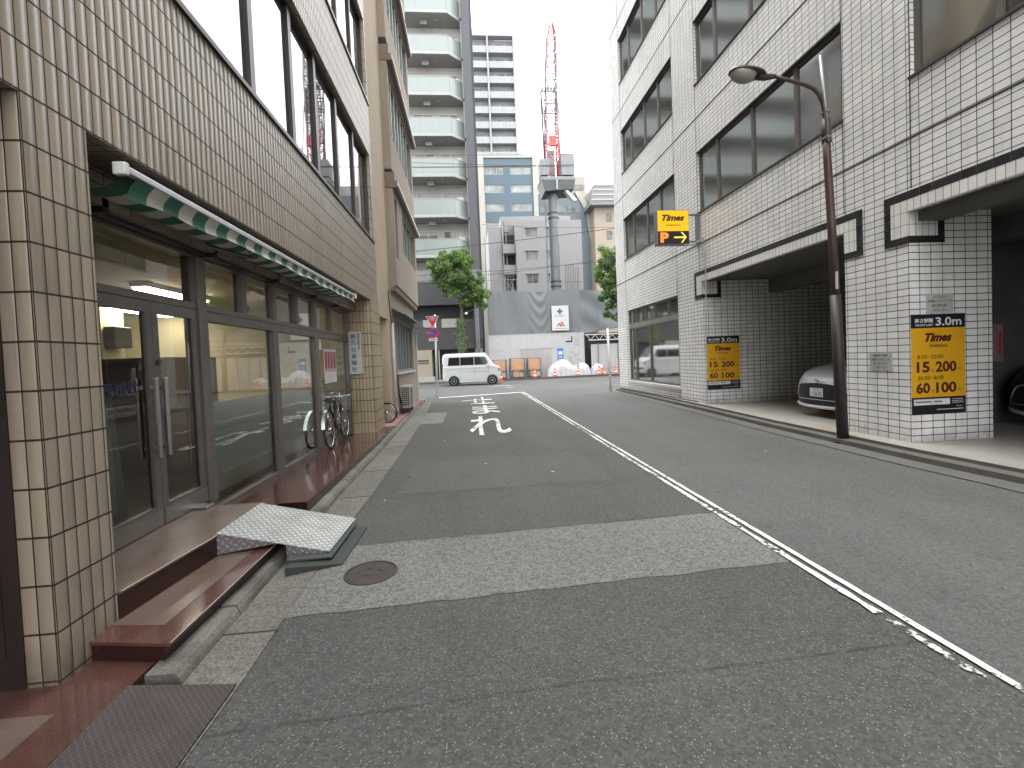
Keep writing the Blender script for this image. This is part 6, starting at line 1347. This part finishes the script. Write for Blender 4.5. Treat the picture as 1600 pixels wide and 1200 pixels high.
mb = MB(); mb.box(27.6, 31.5, 118, 130, .1, 47.5); mb.box(31.51, 34.5, 120, 130, .1, 44); mb.build('wall', mat('pale_tan', (.30, .27, .225), .8, var=.04), t)
mb = MB(); mb.box(20, 27.5, 122, 132, .1, 47); mb.build('side_wing', mat('pale_white', (.34, .34, .33), .8, var=.04), t)
mb = MB()
for i in range(10): mb.box(28, 31, 117.9, 117.99, 44-i*3.2, 45.4-i*3.2)
mb.build('window_band', FARG, t)
# apartment tower
t = thing('apartment_tower', (7, 92, 0), 'pale grey apartment tower with stacked white balconies, farthest on the left', 'building')
k = 92/80.; TX0, TX1 = 0, K(9.8, 1, k)[0]; TZ = K(1, 56.4, k)[1]; TW = mat('tower_grey', (.20, .205, .215), .8, var=.05); TP = mat('tower_white', (.26, .26, .27), .7, var=.05); TR = mat('tower_panel', (.235, .245, .255), .5, var=.1, scale=.8)
mb = MB(); mb.box(TX0, TX1-.35, 93.2, 106, .1, TZ); mb.build('wall', TW, t)
xm = 2.5*k+3.05
mb = MB(); mb.box(TX0, TX1, 91.8, 93.19, TZ+.01, TZ+.5); mb.box(TX1-.34, TX1, 91.8, 106, .1, TZ); mb.box(xm-.15, xm+.15, 91.7, 93.19, .1, TZ); mb.build('pier', TP, t)
mb = MB(); mb.box(TX0, 7.5, 94, 104, TZ+.51, TZ+3.0); mb.build('roof_house', mat('roof_house', (.42, .40, .36), .8), t)
for i in range(15):
    z = TZ-2.93-i*2.93
    mb = MB(); mb.box(TX0, TX1-.35, 91.9, 93.19, z-.2, z); mb.build('balcony_slab', TP, t)
    mb = MB(); 
    for j in range(16): mb.box(TX0+.1+j*.69, TX0+.1+j*.69+.66, 91.92, 91.96, z+.001, z+1.1)
    mb.build('balcony_panel', TR, t)
    mb = MB()
    for j in range(4): mb.box(3.4+j*2.1-(.4 if j == 0 else 0), 4.9+j*2.1-(.4 if j == 0 else 0), 93.1, 93.19, z+.1, z+2.1)
    mb.build('window', FARG, t)
# scaffold frames showing above the tarpaulin
t = thing('scaffold', (2.5, 36, 0), 'steel scaffold frames rising above the left end of the grey tarpaulin', 'scaffold')
mb = MB()
for i in range(12): mb.tube([(1.5+i*.19, 36, 5.5), (1.5+i*.19, 36, 8.6-.25*(i % 2)*(i % 3))], .018, 5)
for z in (6.8, 7.6, 8.4): mb.tube([(1.45, 35.9, z), (3.9, 35.9, z)], .022, 5)
mb.tube([(2.7, 35.9, 6.6), (3.7, 35.9, 7.7)], .018, 5); mb.tube([(3.7, 35.9, 6.6), (2.7, 35.9, 7.7)], .018, 5); mb.tube([(1.5, 35.6, 4), (1.5, 35.6, 10.8)], .03, 6); mb.build('frame', GREYM, t)
t = thing('scaffold', (8, 36, 0), 'bundle of upright scaffold tubes behind the tarpaulin right of the crane mast', 'scaffold')
mb = MB(); r = random.Random(4)
for i in range(9): mb.tube([(7.75+i*.13, 35.9+.05*(i % 3), 5.5), (7.72+i*.135, 35.9, 8.75-r.uniform(0, .35))], .022, 5)
mb.tube([(7.6, 35.8, 7.3), (9.0, 35.8, 7.3)], .02, 5); mb.build('tube', mat('scaffold_rust', (.10, .09, .085), .6, .3, var=.3), t)

# ------------------------------------------------------------------ crane
cr = thing('tower_crane', (7.55, 40, 0), 'tower crane on a grey mast with a red and white lattice boom', 'crane')
k = 40/38.; CG = mat('crane_grey', (.15, .16, .165), .5, .2, var=.1, streak=.2); CR_ = mat('crane_red', (.42, .06, .065), .5, var=.05); CW = mat('crane_white', (.28, .28, .29), .5, var=.03); CD = mat('crane_dark', (.055, .062, .062), .5, .2, var=.2)
def C(x, z): return K(x, z, k)
x_, z_ = C(7.40, 15.0)
mb = MB(); mb.tube([(7.72, 40, .1), (7.74, 40, z_)], .46, 24, False); mb.build('mast', CG, cr, smooth=True)
mb = MB()
for zz in (7.3, 7.7, 12.9, 13.3): zc = C(0, zz)[1]; mb.lathe([(.46, -.05), (.52, -.05), (.52, .05), (.46, .05)], Matrix.Translation((7.73, 40, zc)), 24, False)
mb.build('mast_flange', CD, cr)
mb = MB(); mb.tube([(6.95, 39.6, 4), (7.0, 39.6, 14.8)], .06, 8)
for i in range(9): mb.tube([(6.97, 39.6, 5+i*1.1), (7.3, 39.8, 5+i*1.1)], .02, 4)
mb.build('climbing_rail', CG, cr)
def cb(mb, xa, xb, za, zb_, ya, yb):
    a, z0_ = C(xa, za); b, z1_ = C(xb, zb_); mb.box(a, b, ya, yb, z0_, z1_)
mb = MB(); cb(mb, 6.25, 6.95, 16.1, 17.4, 39.0, 40.5); cb(mb, 7.95, 9.05, 16.1, 17.8, 39.0, 40.8); cb(mb, 6.24, 9.06, 15.72, 16.0, 39, 41); mb.build('machine_house', mat('crane_house', (.20, .215, .225), .5, var=.1, streak=.2), cr, bevel=.03)
mb = MB(); a = [C(6.28, 15.7), C(9.05, 15.7), C(8.9, 14.95), C(6.55, 14.8)]; mb.prism([(p[0], 38.9, p[1]) for p in a], (0, 2.2, 0)); mb.build('platform', CD, cr)
mb = MB(); cb(mb, 7.45, 7.6, 14.9, 15.7, 38.8, 38.89); mb.build('ladder', CW, cr)
mb = MB(); a = [C(8.1, 15.0), C(8.25, 15.1), C(9.2, 14.1), C(8.9, 14.0)]; mb.prism([(p[0], 39.0, p[1]) for p in a], (0, .6, 0)); mb.build('side_shelf', mat('crane_shelf', (.45, .45, .45), .5), cr)
for zz in (16.4, 17.8):
    pass
mb = MB()
for xa, xb, za in ((6.25, 6.95, 17.4), (7.95, 9.05, 17.8)):
    for i in range(5):
        p = C(xa+(xb-xa)*i/4, za); mb.tube([(p[0], 39.1, p[1]), (p[0], 39.1, p[1]+.5)], .015, 4)
    p, q = C(xa, za), C(xb, za); mb.tube([(p[0], 39.1, p[1]+.5), (q[0], 39.1, q[1]+.5)], .015, 4)
mb.build('handrail', CG, cr)
def lattice(mb, b0, b1, w0, w1, n, rc, rb, face=0):
    """four-chord lattice from b0 to b1"""
    b0, b1 = Vector(b0), Vector(b1); cs = []
    for i in range(n+1):
        f = i/n; c = b0.lerp(b1, f); w = (w0+(w1-w0)*f)/2; cs.append([c+Vector((sx*w, sy*w, 0)) for sx, sy in ((-1, -1), (1, -1), (1, 1), (-1, 1))])
    for j in range(4): mb.tube([c[j] for c in cs], rc, 5)
    for i in range(n):
        for j in range(4):
            a, b = cs[i][j], cs[i+1][(j+1) % 4]
            if (i+j) % 2: a, b = cs[i][(j+1) % 4], cs[i+1][j]
            mb.tube([a, b], rb, 4); mb.tube([cs[i][j], cs[i][(j+1) % 4]], rb, 4)
def seg(za, zb_, xa, xb, w0, w1, n, m, nm='boom_section'):
    a, z0_ = C(xa, za); b, z1_ = C(xb, zb_); mb = MB(); lattice(mb, (a, 40+ (za-16)*.12, z0_), (b, 40+(zb_-16)*.12, z1_), w0, w1, n, .072, .032); return mb.build(nm, m, cr)
seg(16.3, 18.9, 7.45, 7.50, .95, 1.0, 3, CR_); seg(18.9, 20.0, 7.50, 7.52, 1.0, .98, 2, CR_); seg(20.0, 23.0, 7.52, 7.68, .98, .95, 5, mat('crane_pink', (.26, .16, .165), .5)); seg(23.0, 25.6, 7.68, 7.82, .95, .9, 5, CW); seg(25.6, 28.7, 7.82, 8.02, .9, .72, 6, mat('crane_pink', (.42, .28, .28), .5)); seg(28.7, 29.9, 8.02, 8.10, .72, .2, 2, CR_)
mb = MB(); cb(mb, 7.20, 7.80, 18.75, 19.55, 39.7, 39.9); mb.build('red_plate', CR_, cr)
mb = MB(); cb(mb, 7.2, 7.75, 16.3, 18.7, 40.55, 40.6); mb.build('boom_foot_plate', CW, cr)
# A-frame and its head
mb = MB()
for xa, xb in ((6.95, 6.84), (8.32, 8.14)):
    p, q = C(xa, 17.2), C(xb, 23.7); mb.tube([(p[0], 40.9, p[1]), (q[0], 40.9, q[1])], .085, 6); p, q = C(xa, 17.2), C(xb, 23.7); mb.tube([(p[0], 39.3, p[1]), (q[0], 40.7, q[1])], .04, 6)
for zz in (23.7, 23.0, 22.1, 21.9): p, q = C(6.84, zz), C(8.16, zz); mb.tube([(p[0], 40.85, p[1]), (q[0], 40.85, q[1])], .05, 6)
mb.build('a_frame', mat('crane_frame', (.11, .11, .14), .5, .2), cr)
mb = MB()
for zz in (21.6, 22.0, 22.4): p, q = C(6.55, zz), C(8.4, zz); mb.tube([(p[0], 40.2, p[1]), (q[0], 40.2, q[1])], .015, 4)
for i in range(8): p = C(6.55+i*.264, 21.6); mb.tube([(p[0], 40.2, p[1]), (p[0], 40.2, p[1]+.85)], .015, 4)
mb.build('walkway', CG, cr)
mb = MB()
for i in range(5): p = C(6.95+i*.25, 23.75); mb.lathe([(.0, -.06), (.16, -.06), (.16, .06), (0, .06)], Matrix.Translation((p[0], 40.8, p[1]+.15)) @ Matrix.Rotation(math.pi/2, 4, 'Y'), 12, False)
mb.build('sheave', CD, cr)
mb = MB(); p, q = C(7.2, 23.8), C(8.05, 29.5)
for dx in (-.15, .15): mb.tube([(p[0]+dx, 40.8, p[1]), (q[0]+dx*.3, 41.6, q[1])], .012, 4)
mb.build('stay_cable', CG, cr)
# buildings on the cross street that the glass mirrors and that close the view to the sides
for i, (x0, x1, y0, y1, h, l, c) in enumerate(((17, 30, 32.5, 46, 14, 'brown brick office block further right along the cross street', (.26, .19, .15)), (-30, -15, 33, 46, 24, 'plain grey office block further left along the cross street', (.3, .3, .3)))):
    t = facade('side_block', l, x0, x1, h, y0, y1-y0, mat('side_wall%d' % i, c, .8, var=.08), [(x0+1+a*3, x0+3+a*3, 1.2+b*3.3, 3+b*3.3, [x0+2+a*3]) for a in range(4) for b in range(int(h/3.4))], FARG, FWF)
# the side of the street behind the camera
t = facade('rear_block', 'plain grey block closing the street behind the camera', -16, 16.0, 12, -75, -8, mat('rear_wall', (.3, .29, .27), .8, var=.08), [], FARG, FWF)

# dead leaves and scraps on the road
mb = MB(); r = random.Random(21)
for x, y, s_ in ((-.87, 6.1, .035), (.15, 6.6, .03), (1.0, 5.9, .04), (-.35, 6.3, .028), (.9, 8.4, .04), (-.55, 8.7, .03), (-1.0, 5.1, .02), (3.3, 9.3, .035), (4.2, 6.3, .03)):
    a = r.uniform(0, 3); mb.quad(*[(x+s_*k_*math.cos(a+i*1.57), y+s_*.6*k_*math.sin(a+i*1.57), .014+.004*i) for i, k_ in enumerate((1, .6, 1.1, .7))])
tag(mb.build('litter', mat('litter_white', (.5, .5, .48), .7)), None, None, None, 'stuff')
